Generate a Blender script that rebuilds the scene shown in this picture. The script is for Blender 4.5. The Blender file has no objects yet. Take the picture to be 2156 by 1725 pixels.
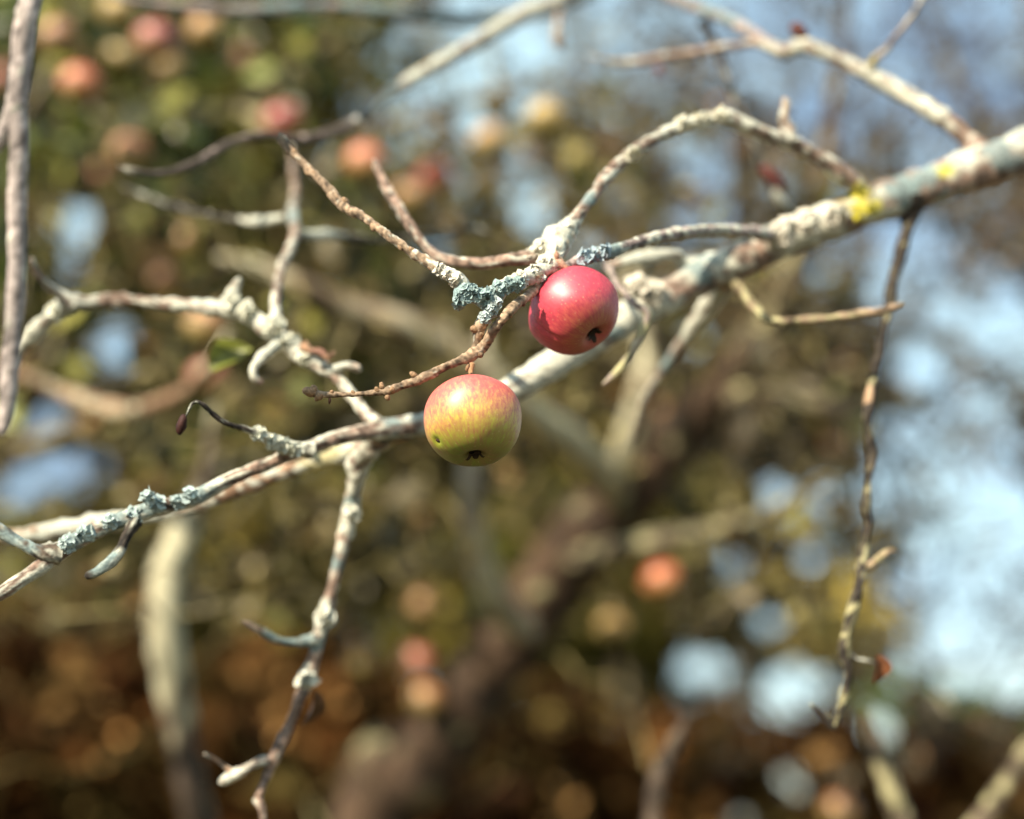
import bpy, math, random
import numpy as np
from mathutils import Vector, Matrix, Quaternion, noise

sc = bpy.context.scene
R = math.radians
rng = np.random.default_rng(11)
random.seed(11)

# ------------------------------------------------------------------ camera
PITCH = R(15.0)
CAM = Vector((0.0, 0.0, 1.5))
LENS, SENSOR = 105.0, 70.0
cd = bpy.data.cameras.new('camera')
cam = bpy.data.objects.new('camera', cd)
sc.collection.objects.link(cam)
cam.location = CAM
cam.rotation_euler = (R(90) + PITCH, 0, 0)
cd.sensor_fit = 'HORIZONTAL'
cd.sensor_width = SENSOR
cd.lens = LENS
cd.clip_start = 0.02
cd.clip_end = 2000
cd.dof.use_dof = True
cd.dof.focus_distance = 0.99
cd.dof.aperture_fstop = 3.2
sc.camera = cam

# ------------------------------------------------------------------ sky, sun, exposure
SUN = (cam.rotation_euler.to_matrix() @ Vector((-0.48, 0.73, 0.48))).normalized()
el = math.asin(SUN.z)
az = math.atan2(SUN.x, SUN.y)
w = bpy.data.worlds.new('World')
sc.world = w
w.use_nodes = True
nt = w.node_tree
sky = nt.nodes.new('ShaderNodeTexSky')
sky.sky_type = 'NISHITA'
sky.sun_disc = False
sky.sun_elevation = el
sky.sun_rotation = az
sky.air_density = 1.0
sky.ozone_density = 0.3
sky.dust_density = 0.6
bgn = nt.nodes['Background']
# thin broken cloud over the whole sky
wtc = nt.nodes.new('ShaderNodeTexCoord')
wmp = nt.nodes.new('ShaderNodeMapping'); wmp.inputs['Scale'].default_value = (1, 1, 2.2)
wno = nt.nodes.new('ShaderNodeTexNoise'); wno.inputs['Scale'].default_value = 5.0; wno.inputs['Detail'].default_value = 6; wno.inputs['Roughness'].default_value = .6
wmr = nt.nodes.new('ShaderNodeMapRange'); wmr.inputs['From Min'].default_value = .36; wmr.inputs['From Max'].default_value = .64; wmr.inputs['To Max'].default_value = .85
wmx = nt.nodes.new('ShaderNodeMix'); wmx.data_type = 'RGBA'; wmx.inputs['B'].default_value = (5.7, 8.0, 8.6, 1)
nt.links.new(wtc.outputs['Generated'], wmp.inputs['Vector'])
nt.links.new(wmp.outputs[0], wno.inputs['Vector'])
nt.links.new(wno.outputs['Fac'], wmr.inputs['Value'])
nt.links.new(wmr.outputs[0], wmx.inputs['Factor'])
nt.links.new(sky.outputs[0], wmx.inputs['A'])
nt.links.new(wmx.outputs['Result'], bgn.inputs[0])
bgn.inputs[1].default_value = 0.075
sd = bpy.data.lights.new('sun', 'SUN')
sun = bpy.data.objects.new('sun', sd)
sc.collection.objects.link(sun)
sd.energy = 5.0
sd.angle = R(0.55)
sd.color = (1.0, 0.87, 0.68)
sun.rotation_euler = SUN.to_track_quat('Z', 'Y').to_euler()
sc.view_settings.view_transform = 'Standard'
sc.view_settings.look = 'None'
sc.view_settings.gamma = 1.0
sc.view_settings.use_curve_mapping = False
sc.view_settings.exposure = 1.12
sc.render.engine = 'CYCLES'
sc.cycles.use_denoising = True
sc.cycles.max_bounces = 4
sc.cycles.diffuse_bounces = 2
sc.cycles.glossy_bounces = 1
sc.cycles.transmission_bounces = 2
sc.cycles.transparent_max_bounces = 4
sc.cycles.sample_clamp_indirect = 4.0

# ------------------------------------------------------------------ helpers
K = SENSOR / LENS / 2156.0                      # metres per picture unit at one metre
CR = cam.rotation_euler.to_matrix()
CRN = np.array(CR)
CAMN = np.array(CAM)

def P(x, y, D):
    """a point seen at (x, y) of the 2156 x 1725 picture, D metres away along the view"""
    return CAM + CR @ Vector(((x - 1078) * K * D, -(y - 862.5) * K * D, -D))

def DM(D):
    return D if D < 1.04 else 1.04 + (D - 1.04) * 1.5

def PN(a):
    a = np.asarray(a, float)
    D = a[:, 2]
    loc = np.stack([(a[:, 0] - 1078) * K * D, -(a[:, 1] - 862.5) * K * D, -D], 1)
    return loc @ CRN.T + CAMN

def proj(p):
    l = (np.asarray(p) - CAMN) @ CRN
    D = -l[:, 2]
    return l[:, 0] / (K * D) + 1078, 862.5 - l[:, 1] / (K * D), D

def link(o, parent=None):
    sc.collection.objects.link(o)
    if parent is not None:
        o.parent = parent
    return o

def thing(name, label, cat, loc=(0, 0, 0), group=None):
    o = bpy.data.objects.new(name, None)
    o.empty_display_size = 0.05
    o.location = loc
    o['label'] = label
    o['category'] = cat
    if group:
        o['group'] = group
    return link(o)

def mesh_np(name, v, f, col=None, smooth=True):
    """v (n,3); f (m,3 or 4) ints or list of such arrays"""
    me = bpy.data.meshes.new(name)
    fl = f if isinstance(f, list) else [f]
    fl = [np.asarray(a, np.int32) for a in fl if len(a)]
    nl = sum(a.size for a in fl)
    me.vertices.add(len(v))
    me.vertices.foreach_set('co', np.asarray(v, np.float32).ravel())
    me.loops.add(nl)
    me.loops.foreach_set('vertex_index', np.concatenate([a.ravel() for a in fl]))
    tot = np.concatenate([np.full(len(a), a.shape[1], np.int32) for a in fl])
    st = np.concatenate([[0], np.cumsum(tot)[:-1]]).astype(np.int32)
    me.polygons.add(len(tot))
    me.polygons.foreach_set('loop_start', st)
    me.polygons.foreach_set('use_smooth', np.full(len(tot), smooth))
    if col is not None:
        a = me.color_attributes.new('Col', 'FLOAT_COLOR', 'POINT')
        c = np.ones((len(v), 4), np.float32)
        c[:, :3] = col
        a.data.foreach_set('color', c.ravel())
    me.update(calc_edges=True)
    me.validate()
    return me

def part(name, me, mat, parent, label=None, kind=None):
    o = bpy.data.objects.new(name, me)
    if mat and not me.materials:
        me.materials.append(mat)
    if label:
        o['label'] = label
    if kind:
        o['kind'] = kind
    return link(o, parent)

# ------------------------------------------------------------------ materials
def new_mat(name):
    m = bpy.data.materials.new(name)
    m.use_nodes = True
    t = m.node_tree
    return m, t, t.nodes['Principled BSDF'], t.links.new

def node(t, kind, **kw):
    n = t.nodes.new(kind)
    for k, v in kw.items():
        setattr(n, k, v)
    return n

def col_material(name, rough, fine, bump, spec=0.3, transl=0.0, detail=1):
    m, t, b, L = new_mat(name)
    at = node(t, 'ShaderNodeAttribute', attribute_name='Col')
    tc = node(t, 'ShaderNodeTexCoord')
    n1 = node(t, 'ShaderNodeTexNoise')
    n1.inputs['Scale'].default_value = fine
    n1.inputs['Detail'].default_value = detail
    L(tc.outputs['Object'], n1.inputs['Vector'])
    mr = node(t, 'ShaderNodeMapRange')
    mr.inputs['From Min'].default_value = 0.3
    mr.inputs['From Max'].default_value = 0.7
    mr.inputs['To Min'].default_value = 0.62
    mr.inputs['To Max'].default_value = 1.25
    L(n1.outputs['Fac'], mr.inputs['Value'])
    mx = node(t, 'ShaderNodeMix', data_type='RGBA', blend_type='MULTIPLY')
    mx.inputs['Factor'].default_value = 1.0
    L(at.outputs['Color'], mx.inputs['A'])
    L(mr.outputs['Result'], mx.inputs['B'])
    L(mx.outputs['Result'], b.inputs['Base Color'])
    b.inputs['Roughness'].default_value = rough
    b.inputs['Specular IOR Level'].default_value = spec
    if bump:
        bp = node(t, 'ShaderNodeBump')
        bp.inputs['Strength'].default_value = 0.6
        bp.inputs['Distance'].default_value = bump
        L(n1.outputs['Fac'], bp.inputs['Height'])
        L(bp.outputs['Normal'], b.inputs['Normal'])
    if transl:
        tr = node(t, 'ShaderNodeBsdfTranslucent')
        ms = node(t, 'ShaderNodeMixShader')
        ms.inputs['Fac'].default_value = transl
        L(mx.outputs['Result'], tr.inputs['Color'])
        L(b.outputs[0], ms.inputs[1])
        L(tr.outputs[0], ms.inputs[2])
        L(ms.outputs[0], t.nodes['Material Output'].inputs['Surface'])
    return m

M_BARK = col_material('lichened_bark', 0.85, 420.0, 0.0012, detail=4)
M_TWIG = col_material('twig_bark', 0.85, 120.0, 0.0)
M_LICHEN = col_material('leafy_lichen', 0.9, 700.0, 0.0004, detail=2)
M_LEAF = col_material('autumn_leaf', 0.45, 90.0, 0.0, 0.5, 0.25)
def plain_material(name):
    m = bpy.data.materials.new(name); m.use_nodes = True
    t = m.node_tree
    t.nodes.remove(t.nodes['Principled BSDF'])
    at = node(t, 'ShaderNodeAttribute', attribute_name='Col')
    d = node(t, 'ShaderNodeBsdfDiffuse'); d.inputs['Roughness'].default_value = .6
    t.links.new(at.outputs['Color'], d.inputs['Color'])
    t.links.new(d.outputs[0], t.nodes['Material Output'].inputs['Surface'])
    return m
M_CROWN = plain_material('crown_leaves')
M_FARTWIG = plain_material('far_twigs')
M_STALK = col_material('stalk_wood', 0.7, 900.0, 0.0003)

def apple_skin(name, hole=None, streak=1.2, wide=1.1, low=(0.12, 0.17, 0.010, 1), high=(0.50, 0.45, 0.04, 1)):
    m, t, b, L = new_mat(name)
    tc = node(t, 'ShaderNodeTexCoord')
    oi = node(t, 'ShaderNodeObjectInfo')
    sp = node(t, 'ShaderNodeSeparateXYZ')
    L(tc.outputs['Object'], sp.inputs[0])
    # streaks that run from stalk to calyx
    cb = node(t, 'ShaderNodeCombineXYZ')
    L(sp.outputs['X'], cb.inputs['X'])
    L(sp.outputs['Y'], cb.inputs['Y'])
    nrm = node(t, 'ShaderNodeVectorMath', operation='NORMALIZE')
    L(cb.outputs[0], nrm.inputs[0])
    s2 = node(t, 'ShaderNodeSeparateXYZ')
    L(nrm.outputs[0], s2.inputs[0])
    zz = node(t, 'ShaderNodeMath', operation='MULTIPLY')
    L(sp.outputs['Z'], zz.inputs[0]); zz.inputs[1].default_value = 16.0
    c2 = node(t, 'ShaderNodeCombineXYZ')
    L(s2.outputs['X'], c2.inputs['X']); L(s2.outputs['Y'], c2.inputs['Y']); L(zz.outputs[0], c2.inputs['Z'])
    st = node(t, 'ShaderNodeTexNoise')
    st.inputs['Scale'].default_value = 16.0
    st.inputs['Detail'].default_value = 5.0
    st.inputs['Roughness'].default_value = 0.65
    L(c2.outputs[0], st.inputs['Vector'])
    bl = node(t, 'ShaderNodeTexNoise')
    bl.inputs['Scale'].default_value = 55.0
    bl.inputs['Detail'].default_value = 3.0
    L(tc.outputs['Object'], bl.inputs['Vector'])
    # blush = height on the fruit + streaks + blotches, alpha of the object colour is the amount
    a1 = node(t, 'ShaderNodeMath', operation='MULTIPLY_ADD')
    L(sp.outputs['Z'], a1.inputs[0]); a1.inputs[1].default_value = 24.0
    L(oi.outputs['Alpha'], a1.inputs[2])
    a2 = node(t, 'ShaderNodeMath', operation='MULTIPLY_ADD')
    L(st.outputs['Fac'], a2.inputs[0]); a2.inputs[1].default_value = streak
    L(a1.outputs[0], a2.inputs[2])
    a3 = node(t, 'ShaderNodeMath', operation='MULTIPLY_ADD')
    L(bl.outputs['Fac'], a3.inputs[0]); a3.inputs[1].default_value = 0.5
    L(a2.outputs[0], a3.inputs[2])
    fac = node(t, 'ShaderNodeMapRange', interpolation_type='SMOOTHSTEP')
    L(a3.outputs[0], fac.inputs['Value'])
    fac.inputs['From Min'].default_value = 1.35 - wide / 2
    fac.inputs['From Max'].default_value = 1.35 + wide / 2
    facout = fac.outputs['Result']
    # ground colour: yellow above, green towards the calyx
    g = node(t, 'ShaderNodeMapRange')
    L(sp.outputs['Z'], g.inputs['Value'])
    g.inputs['From Min'].default_value = -0.026
    g.inputs['From Max'].default_value = -0.002
    gr = node(t, 'ShaderNodeMix', data_type='RGBA')
    L(g.outputs['Result'], gr.inputs['Factor'])
    gr.inputs['A'].default_value = low
    gr.inputs['B'].default_value = high
    if hole is not None:
        ds = node(t, 'ShaderNodeVectorMath', operation='DISTANCE')
        L(tc.outputs['Object'], ds.inputs[0]); ds.inputs[1].default_value = hole
        hm = node(t, 'ShaderNodeMapRange', interpolation_type='SMOOTHSTEP')
        L(ds.outputs['Value'], hm.inputs['Value'])
        hm.inputs['From Min'].default_value = 0.0035
        hm.inputs['From Max'].default_value = 0.0085
        mm = node(t, 'ShaderNodeMath', operation='MULTIPLY')
        L(hm.outputs['Result'], mm.inputs[0]); L(facout, mm.inputs[1])
        facout = mm.outputs[0]
    mx = node(t, 'ShaderNodeMix', data_type='RGBA')
    L(facout, mx.inputs['Factor'])
    L(gr.outputs['Result'], mx.inputs['A'])
    L(oi.outputs['Color'], mx.inputs['B'])
    # streak tone and pale lenticels
    tn = node(t, 'ShaderNodeMapRange')
    L(st.outputs['Fac'], tn.inputs['Value'])
    tn.inputs['From Min'].default_value = 0.35; tn.inputs['From Max'].default_value = 0.65
    tn.inputs['To Min'].default_value = 1.22; tn.inputs['To Max'].default_value = 0.78
    m2 = node(t, 'ShaderNodeMix', data_type='RGBA', blend_type='MULTIPLY')
    m2.inputs['Factor'].default_value = 1.0
    L(mx.outputs['Result'], m2.inputs['A']); L(tn.outputs['Result'], m2.inputs['B'])
    vo = node(t, 'ShaderNodeTexVoronoi')
    vo.inputs['Scale'].default_value = 330.0
    L(tc.outputs['Object'], vo.inputs['Vector'])
    dt = node(t, 'ShaderNodeMapRange')
    L(vo.outputs['Distance'], dt.inputs['Value'])
    dt.inputs['From Min'].default_value = 0.10; dt.inputs['From Max'].default_value = 0.22
    dt.inputs['To Min'].default_value = 0.28; dt.inputs['To Max'].default_value = 0.0
    m3 = node(t, 'ShaderNodeMix', data_type='RGBA')
    L(dt.outputs['Result'], m3.inputs['Factor'])
    L(m2.outputs['Result'], m3.inputs['A'])
    m3.inputs['B'].default_value = (0.62, 0.45, 0.25, 1)
    L(m3.outputs['Result'], b.inputs['Base Color'])
    b.inputs['Roughness'].default_value = 0.49
    b.inputs['Specular IOR Level'].default_value = 1.0
    bp = node(t, 'ShaderNodeBump')
    bp.inputs['Strength'].default_value = 0.25
    bp.inputs['Distance'].default_value = 0.0012
    L(bl.outputs['Fac'], bp.inputs['Height'])
    L(bp.outputs['Normal'], b.inputs['Normal'])
    return m

# ------------------------------------------------------------------ ground
def ground_material():
    m, t, b, L = new_mat('leaf_litter_and_grass')
    tc = node(t, 'ShaderNodeTexCoord')
    n1 = node(t, 'ShaderNodeTexNoise'); n1.inputs['Scale'].default_value = 1.3; n1.inputs['Detail'].default_value = 8
    n2 = node(t, 'ShaderNodeTexNoise'); n2.inputs['Scale'].default_value = 40; n2.inputs['Detail'].default_value = 4
    L(tc.outputs['Object'], n1.inputs['Vector']); L(tc.outputs['Object'], n2.inputs['Vector'])
    r1 = node(t, 'ShaderNodeValToRGB')
    r1.color_ramp.elements[0].position = 0.38; r1.color_ramp.elements[0].color = (0.045, 0.055, 0.016, 1)
    r1.color_ramp.elements[1].position = 0.62; r1.color_ramp.elements[1].color = (0.10, 0.055, 0.025, 1)
    L(n1.outputs['Fac'], r1.inputs['Fac'])
    mx = node(t, 'ShaderNodeMix', data_type='RGBA', blend_type='OVERLAY'); mx.inputs['Factor'].default_value = 0.6
    L(r1.outputs['Color'], mx.inputs['A']); L(n2.outputs['Fac'], mx.inputs['B'])
    L(mx.outputs['Result'], b.inputs['Base Color'])
    b.inputs['Roughness'].default_value = 0.95
    bp = node(t, 'ShaderNodeBump'); bp.inputs['Distance'].default_value = 0.03
    L(n2.outputs['Fac'], bp.inputs['Height']); L(bp.outputs['Normal'], b.inputs['Normal'])
    return m

def build_ground():
    q = np.concatenate([-np.geomspace(900, 2, 16), np.linspace(-1.5, 1.5, 4), np.geomspace(2, 900, 16)])
    n = len(q)
    X, Y = np.meshgrid(q, q)
    Z = 0.06 * np.sin(X * 0.9) * np.cos(Y * 0.7) * (np.hypot(X, Y) < 30)
    v = np.stack([X.ravel(), Y.ravel(), Z.ravel() - 0.03], 1)
    i = np.arange(n * n).reshape(n, n)
    f = np.stack([i[:-1, :-1].ravel(), i[:-1, 1:].ravel(), i[1:, 1:].ravel(), i[1:, :-1].ravel()], 1)
    o = part('ground', mesh_np('ground', v, f), ground_material(), None)
    o['kind'] = 'structure'
build_ground()

# ------------------------------------------------------------------ branch tubes
BARK = {
    'pink': np.array([0.20, 0.138, 0.105]),      # young pinkish bark
    'brown': np.array([0.21, 0.125, 0.075]),
    'smooth': np.array([0.36, 0.31, 0.29]),
    'dark': np.array([0.085, 0.062, 0.045]),
    'umber': np.array([0.055, 0.034, 0.020]),
    'black': np.array([0.035, 0.028, 0.022]),
    'grey': np.array([0.25, 0.20, 0.185]),      # smooth grey bark
    'tan': np.array([0.25, 0.18, 0.12]),
}
LICH = {
    'w': np.array([0.52, 0.52, 0.43]),           # pale crust lichen
    'b': np.array([0.17, 0.235, 0.235]),           # blue grey leafy lichen
    'y': np.array([0.46, 0.40, 0.03]),           # yellow lichen
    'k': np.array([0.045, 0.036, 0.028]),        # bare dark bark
    'g': np.array([0.46, 0.43, 0.29]),           # dull grey-green crust
    'o': np.array([0.40, 0.37, 0.20]),           # olive cream lichen
}

def catmull(pts, step):
    p = np.asarray(pts, float)
    q = np.vstack([2 * p[0] - p[1], p, 2 * p[-1] - p[-2]])
    out = []
    for i in range(1, len(q) - 2):
        a, b, c, d = q[i - 1], q[i], q[i + 1], q[i + 2]
        n = max(2, int(np.linalg.norm((c - b)[:3]) / step))
        u = np.linspace(0, 1, n, endpoint=False)[:, None]
        out.append(0.5 * ((2 * b) + (c - a) * u + (2 * a - 5 * b + 4 * c - d) * u ** 2 + (3 * b - a - 3 * c + d) * u ** 3))
    out.append(p[-1][None])
    return np.vstack(out)

def frames(c):
    t = np.gradient(c, axis=0)
    t /= np.linalg.norm(t, axis=1)[:, None] + 1e-12
    n = np.zeros_like(c)
    a = np.array([0.0, 0.0, 1.0]) if abs(t[0, 2]) < 0.9 else np.array([1.0, 0, 0])
    u = np.cross(t[0], a); u /= np.linalg.norm(u)
    for i in range(len(c)):
        u = u - t[i] * np.dot(u, t[i]); u /= np.linalg.norm(u) + 1e-12
        n[i] = u
    return t, n, np.cross(t, n)

class Tube:
    pass

def make_tube(pts, bark='pink', lich=0.45, tint='w', step=0.0035, sides=14, bump=0.10, rings=0.05, seed=0, spots=(), ends=(False, True), off=(0, 0, 0), knobs=0.0, collar=False):
    """pts rows: x, y, D, radius (picture units) [, lichen cover]; spots: (x, y, radius, tint)"""
    rows = []
    for r in pts:
        p = P(r[0], r[1], r[2])
        rows.append([p.x, p.y, p.z, r[3] * K * r[2] * .92, r[4] if len(r) > 4 else lich])
    s = catmull(rows, step)
    c, rad, cov = s[:, :3], np.maximum(s[:, 3], 0.0006), np.clip(s[:, 4], 0, 1)
    t, n, b = frames(c)
    m = len(c)
    so = seed * 7.31
    fr = min(1.6, max(.25, .0045 / float(np.mean(rad))))
    V, C = [], []
    bk = BARK[bark]
    kr = np.random.default_rng(seed + 500)
    total = m * step
    nk = int(total / max(.007, 3.2 * float(np.mean(rad)))) if knobs else 0
    KN = [(kr.uniform(0, total), kr.uniform(0, 2 * math.pi), kr.uniform(.15, .7) * knobs, kr.uniform(.25, .6)) for _ in range(nk)]
    if collar:
        rad = rad * (1 + .45 * np.exp(-(np.arange(m) * step / (2.2 * rad[0])) ** 2))
    for i in range(m):
        L0 = i * step
        rr = rad[i]
        knob = 1 + bump * 1.6 * noise.noise(Vector((L0 * 55, so, 0))) + rings * noise.noise(Vector((L0 * 420, so, 5)))
        near = [q for q in KN if abs(q[0] - L0) < 2.2 * q[3] * rr + .001]
        for j in range(sides):
            a = 2 * math.pi * j / sides
            d = n[i] * math.cos(a) + b[i] * math.sin(a)
            p = c[i] + d * rr
            kb = 0.0
            for (ql, qa, qh, qw) in near:
                da = (a - qa + math.pi) % (2 * math.pi) - math.pi
                kb += qh * math.exp(-((L0 - ql) / (qw * rr + .0005)) ** 2 - (da / .55) ** 2)
            pv = Vector(p)
            f1 = noise.fractal(Vector((L0 * 110 * fr, math.cos(a) * 1.1 + so, math.sin(a) * 1.1)), 0.8, 2.1, 4)
            f2 = noise.noise(pv * 170 + Vector((0, so, 0)))
            f3 = noise.noise(pv * 420)
            thr = 0.80 - 1.4 * cov[i]
            lv = min(1.0, max(0.0, (f1 + 0.35 * f2 - thr) / 0.3 + 0.5))
            wr = noise.noise(Vector((L0 * 640, math.cos(a) * .8, so + math.sin(a) * .8)))
            cb = bk * max(.22, 1.0 + 0.8 * f2 + 0.8 * f3 + 0.9 * wr) * (0.75 + 0.5 * (noise.noise(pv * 16) + 0.5))  # bark colour darkened in crevices and lightened on bumps as painted relief shading
            tl = LICH[tint]
            if tint == 'w':
                tl = tl * (1 - 0.35 * max(0.0, noise.noise(pv * 22 + Vector((9, so, 3))) * 1.6)) + LICH['b'] * 0.35 * max(0.0, noise.noise(pv * 22 + Vector((9, so, 3))) * 1.6)
            cl = tl * (1.0 + 0.25 * f3 + 0.2 * f2)
            k2 = lv
            V.append(c[i] + d * rr * knob * (1 + min(kb, .9) + bump * 1.1 * f2 + 0.9 * bump * f3) + d * lv * min(0.0007, rr * 0.1))
            C.append(cb * (1 - k2) + cl * k2)
    V = np.array(V); C = np.clip(np.array(C), 0.01, 0.8)
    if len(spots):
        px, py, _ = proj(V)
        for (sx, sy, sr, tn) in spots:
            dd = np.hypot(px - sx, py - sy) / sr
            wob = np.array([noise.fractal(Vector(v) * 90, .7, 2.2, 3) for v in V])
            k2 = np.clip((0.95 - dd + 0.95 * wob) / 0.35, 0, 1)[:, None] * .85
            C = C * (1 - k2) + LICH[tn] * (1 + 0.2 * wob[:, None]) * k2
    i = np.arange(m * sides).reshape(m, sides)
    j = np.roll(i, -1, axis=1)
    F = np.stack([i[:-1].ravel(), j[:-1].ravel(), j[1:].ravel(), i[1:].ravel()], 1)
    tri = []
    extra, ec = [], []
    for e, flag in enumerate(ends):
        if flag:
            k = 0 if e == 0 else m - 1
            extra.append(c[k] + (t[k] if e else -t[k]) * rad[k] * 0.8)
            ec.append(C[k * sides])
            vi = m * sides + len(extra) - 1
            for jj in range(sides):
                a_, b_ = i[k][jj], i[k][(jj + 1) % sides]
                tri.append((a_, b_, vi) if e else (b_, a_, vi))
    if extra:
        V = np.vstack([V, extra]); C = np.vstack([C, ec])
    T = Tube()
    T.c, T.r, T.t, T.n, T.b = c, rad, t, n, b
    T.me = mesh_np('branch', V - np.array(off), [F, np.array(tri, np.int32)] if tri else F, C)
    return T

# ------------------------------------------------------------------ foreground apple tree
OFF = P(3050, 1500, 1.45); OFF.z = 0.0
tree = thing('apple_tree', 'bare lichen-crusted apple tree reaching its limb in from the right edge, in focus', 'tree', OFF)
TUBES = {}

def limb(key, name, pts, **kw):
    label = kw.pop('label', None)
    kw.setdefault('knobs', 0.55 if key not in ('T', 'T2', 'trunk', 'over', 'E') else 0.12)
    kw.setdefault('collar', key not in ('trunk', 'over', 'E', 'T', 'A'))
    if key != 'trunk':
        pts = [(r[0], r[1], DM(r[2]), *r[3:]) for r in pts]
    T = make_tube(pts, off=OFF, **kw)
    T.me.name = name
    T.o = part(name, T.me, M_BARK, tree, label)
    T.pic = proj(T.c)
    TUBES[key] = T
    return T

base_w = OFF
def world_to_pic(p):
    x, y, D = proj(np.array([p]))
    return float(x[0]), float(y[0]), float(D[0])

# trunk stands right of the picture
def trunk_rows(p0, p1, n, r0, r1, bend=0.05):
    rows = []
    for i in range(n):
        u = i / (n - 1)
        p = p0.lerp(p1, u) + Vector((math.sin(u * 5) * bend, math.cos(u * 4) * bend * 0.6 - bend * 0.6, 0))
        x, y, D = world_to_pic(p)
        rows.append((x, y, D, (r0 * (1 - u) + r1 * u) / (K * D)))
    return rows
topp = P(2900, -500, 1.55)
limb('trunk', 'trunk', trunk_rows(OFF + Vector((0, 0, -0.1)), topp, 9, 0.11, 0.07), bark='dark', lich=0.4, step=0.03, sides=20, bump=0.12, seed=1)
# limb overhead, out of the picture
limb('over', 'overhead_limb', [(2900, -420, 1.55, 120), (2500, -420, 1.62, 95), (2000, -380, 1.66, 80), (1500, -330, 1.62, 70), (1000, -330, 1.5, 60), (600, -380, 1.3, 52), (300, -420, 1.1, 46), (130, -330, 0.95, 38)], bark='grey', lich=0.35, step=0.012, seed=2)

# E: the main limb
limb('E', 'main_limb', [(2960, 60, 1.52, 78), (2500, 200, 1.33, 62), (2300, 262, 1.25, 56), (2156, 322, 1.20, 50, .55), (2050, 358, 1.19, 48, .45), (1980, 384, 1.185, 46, .4), (1900, 410, 1.18, 45, .25), (1820, 440, 1.175, 43, .5), (1730, 474, 1.17, 42, .8), (1640, 508, 1.165, 41, .75), (1560, 545, 1.16, 41, .6), (1480, 582, 1.155, 40, .45), (1400, 625, 1.15, 39, .7), (1330, 665, 1.145, 38, .85), (1270, 702, 1.14, 36, .6), (1200, 745, 1.13, 34, .85), (1130, 790, 1.12, 32, .95), (1060, 832, 1.11, 30, .9), (980, 868, 1.105, 27, .7), (890, 893, 1.10, 25, .7), (800, 905, 1.09, 21, .6), (720, 920, 1.08, 17, .35), (640, 946, 1.07, 15, .25), (560, 978, 1.065, 15, .4), (480, 1012, 1.06, 15, .4), (410, 1048, 1.055, 17, .55), (330, 1070, 1.05, 18, .55), (260, 1093, 1.045, 18, .5), (190, 1122, 1.04, 19, .5), (120, 1164, 1.035, 19, .4), (80, 1198, 1.03, 17, .5), (40, 1224, 1.025, 15, .6), (-20, 1262, 1.02, 13, .6), (-120, 1300, 1.0, 9)],
     lich=0.5, step=0.003, sides=22, bump=0.08, seed=3, tint='w',
     spots=[(1895, 395, 50, 'b'), (1950, 372, 40, 'b'), (2110, 320, 40, 'b'), (1470, 560, 40, 'b'), (1815, 425, 40, 'y'), (1990, 358, 17, 'y'), (1300, 700, 18, 'b'), (410, 1040, 30, 'b'), (310, 1058, 26, 'b'), (240, 1092, 40, 'b'), (150, 1135, 40, 'b'), (830, 890, 26, 'b')])
# D: arching branch
limb('D', 'arching_branch', [(1835, 430, 1.175, 24, .6), (1812, 402, 1.17, 22, .6), (1785, 375, 1.165, 20, .5), (1730, 337, 1.16, 18, .45), (1670, 303, 1.155, 17, .5), (1620, 286, 1.15, 16, .6), (1570, 266, 1.145, 16, .6), (1525, 250, 1.14, 17, .8), (1470, 257, 1.13, 16, .9), (1420, 274, 1.12, 15, .85), (1370, 297, 1.11, 15, .5), (1320, 332, 1.10, 14, .4), (1282, 367, 1.09, 14, .5), (1250, 410, 1.08, 14, .35), (1220, 450, 1.07, 15, .4), (1192, 487, 1.06, 22, .9), (1160, 516, 1.055, 24, .95), (1115, 540, 1.055, 16, .6), (1060, 549, 1.055, 14, .4), (1010, 555, 1.06, 13, .4), (960, 552, 1.065, 12, .35), (920, 540, 1.07, 12, .25), (890, 512, 1.075, 12, .25), (848, 452, 1.09, 12, .2), (812, 392, 1.11, 11, .2), (795, 355, 1.12, 9, .2), (788, 338, 1.125, 5)],
     lich=0.4, step=0.0028, sides=16, bump=0.14, seed=4, spots=[(1815, 405, 26, 'y'), (1240, 420, 22, 'b')])
# fork from D down to the apple spur
limb('D2', 'branch', [(1172, 505, 1.055, 20, .95), (1168, 540, 1.04, 17, .9), (1150, 566, 1.03, 18, .9), (1120, 580, 1.02, 17, .9), (1085, 596, 1.01, 15, .6), (1060, 612, 1.005, 13, .6), (1042, 640, 1.0, 12, .6), (1024, 668, 1.004, 12, .6), (1008, 695, 1.006, 13, .2), (1004, 722, 1.008, 11, .15), (1000, 746, 1.009, 11, .1)],
     bark='tan', step=0.0018, sides=18, bump=0.17, rings=0.1, seed=5)
# A: apple twig in focus
TA = limb('A', 'twig', [(1185, 548, 1.035, 10), (1160, 566, 1.034, 11, .15), (1138, 598, 1.028, 12, .15), (1106, 627, 1.012, 11, .15), (1075, 652, 1.0, 11, .1), (1042, 692, 1.0, 11, .1), (1022, 725, 1.006, 12, .1), (1000, 744, 1.008, 12.5, .15), (970, 759, 1.006, 10, .05), (935, 774, 1.004, 10, .05), (882, 800, 1.004, 11, .05), (850, 811, 1.004, 9, .0), (820, 822, 1.004, 11, .0), (800, 826, 1.004, 8, .0), (770, 829, 1.004, 6, .0), (735, 831, 1.004, 5.2, .0), (700, 831, 1.004, 7, .0), (680, 831, 1.004, 7, .0), (664, 828, 1.004, 9.5, .0), (648, 825, 1.004, 7.5, .0), (640, 824, 1.004, 3)],
     bark='tan', lich=0.1, step=0.0012, sides=20, bump=0.14, rings=0.16, seed=6, label='thin brown knobbly twig carrying the lower apple, sharpest of all')
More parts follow.
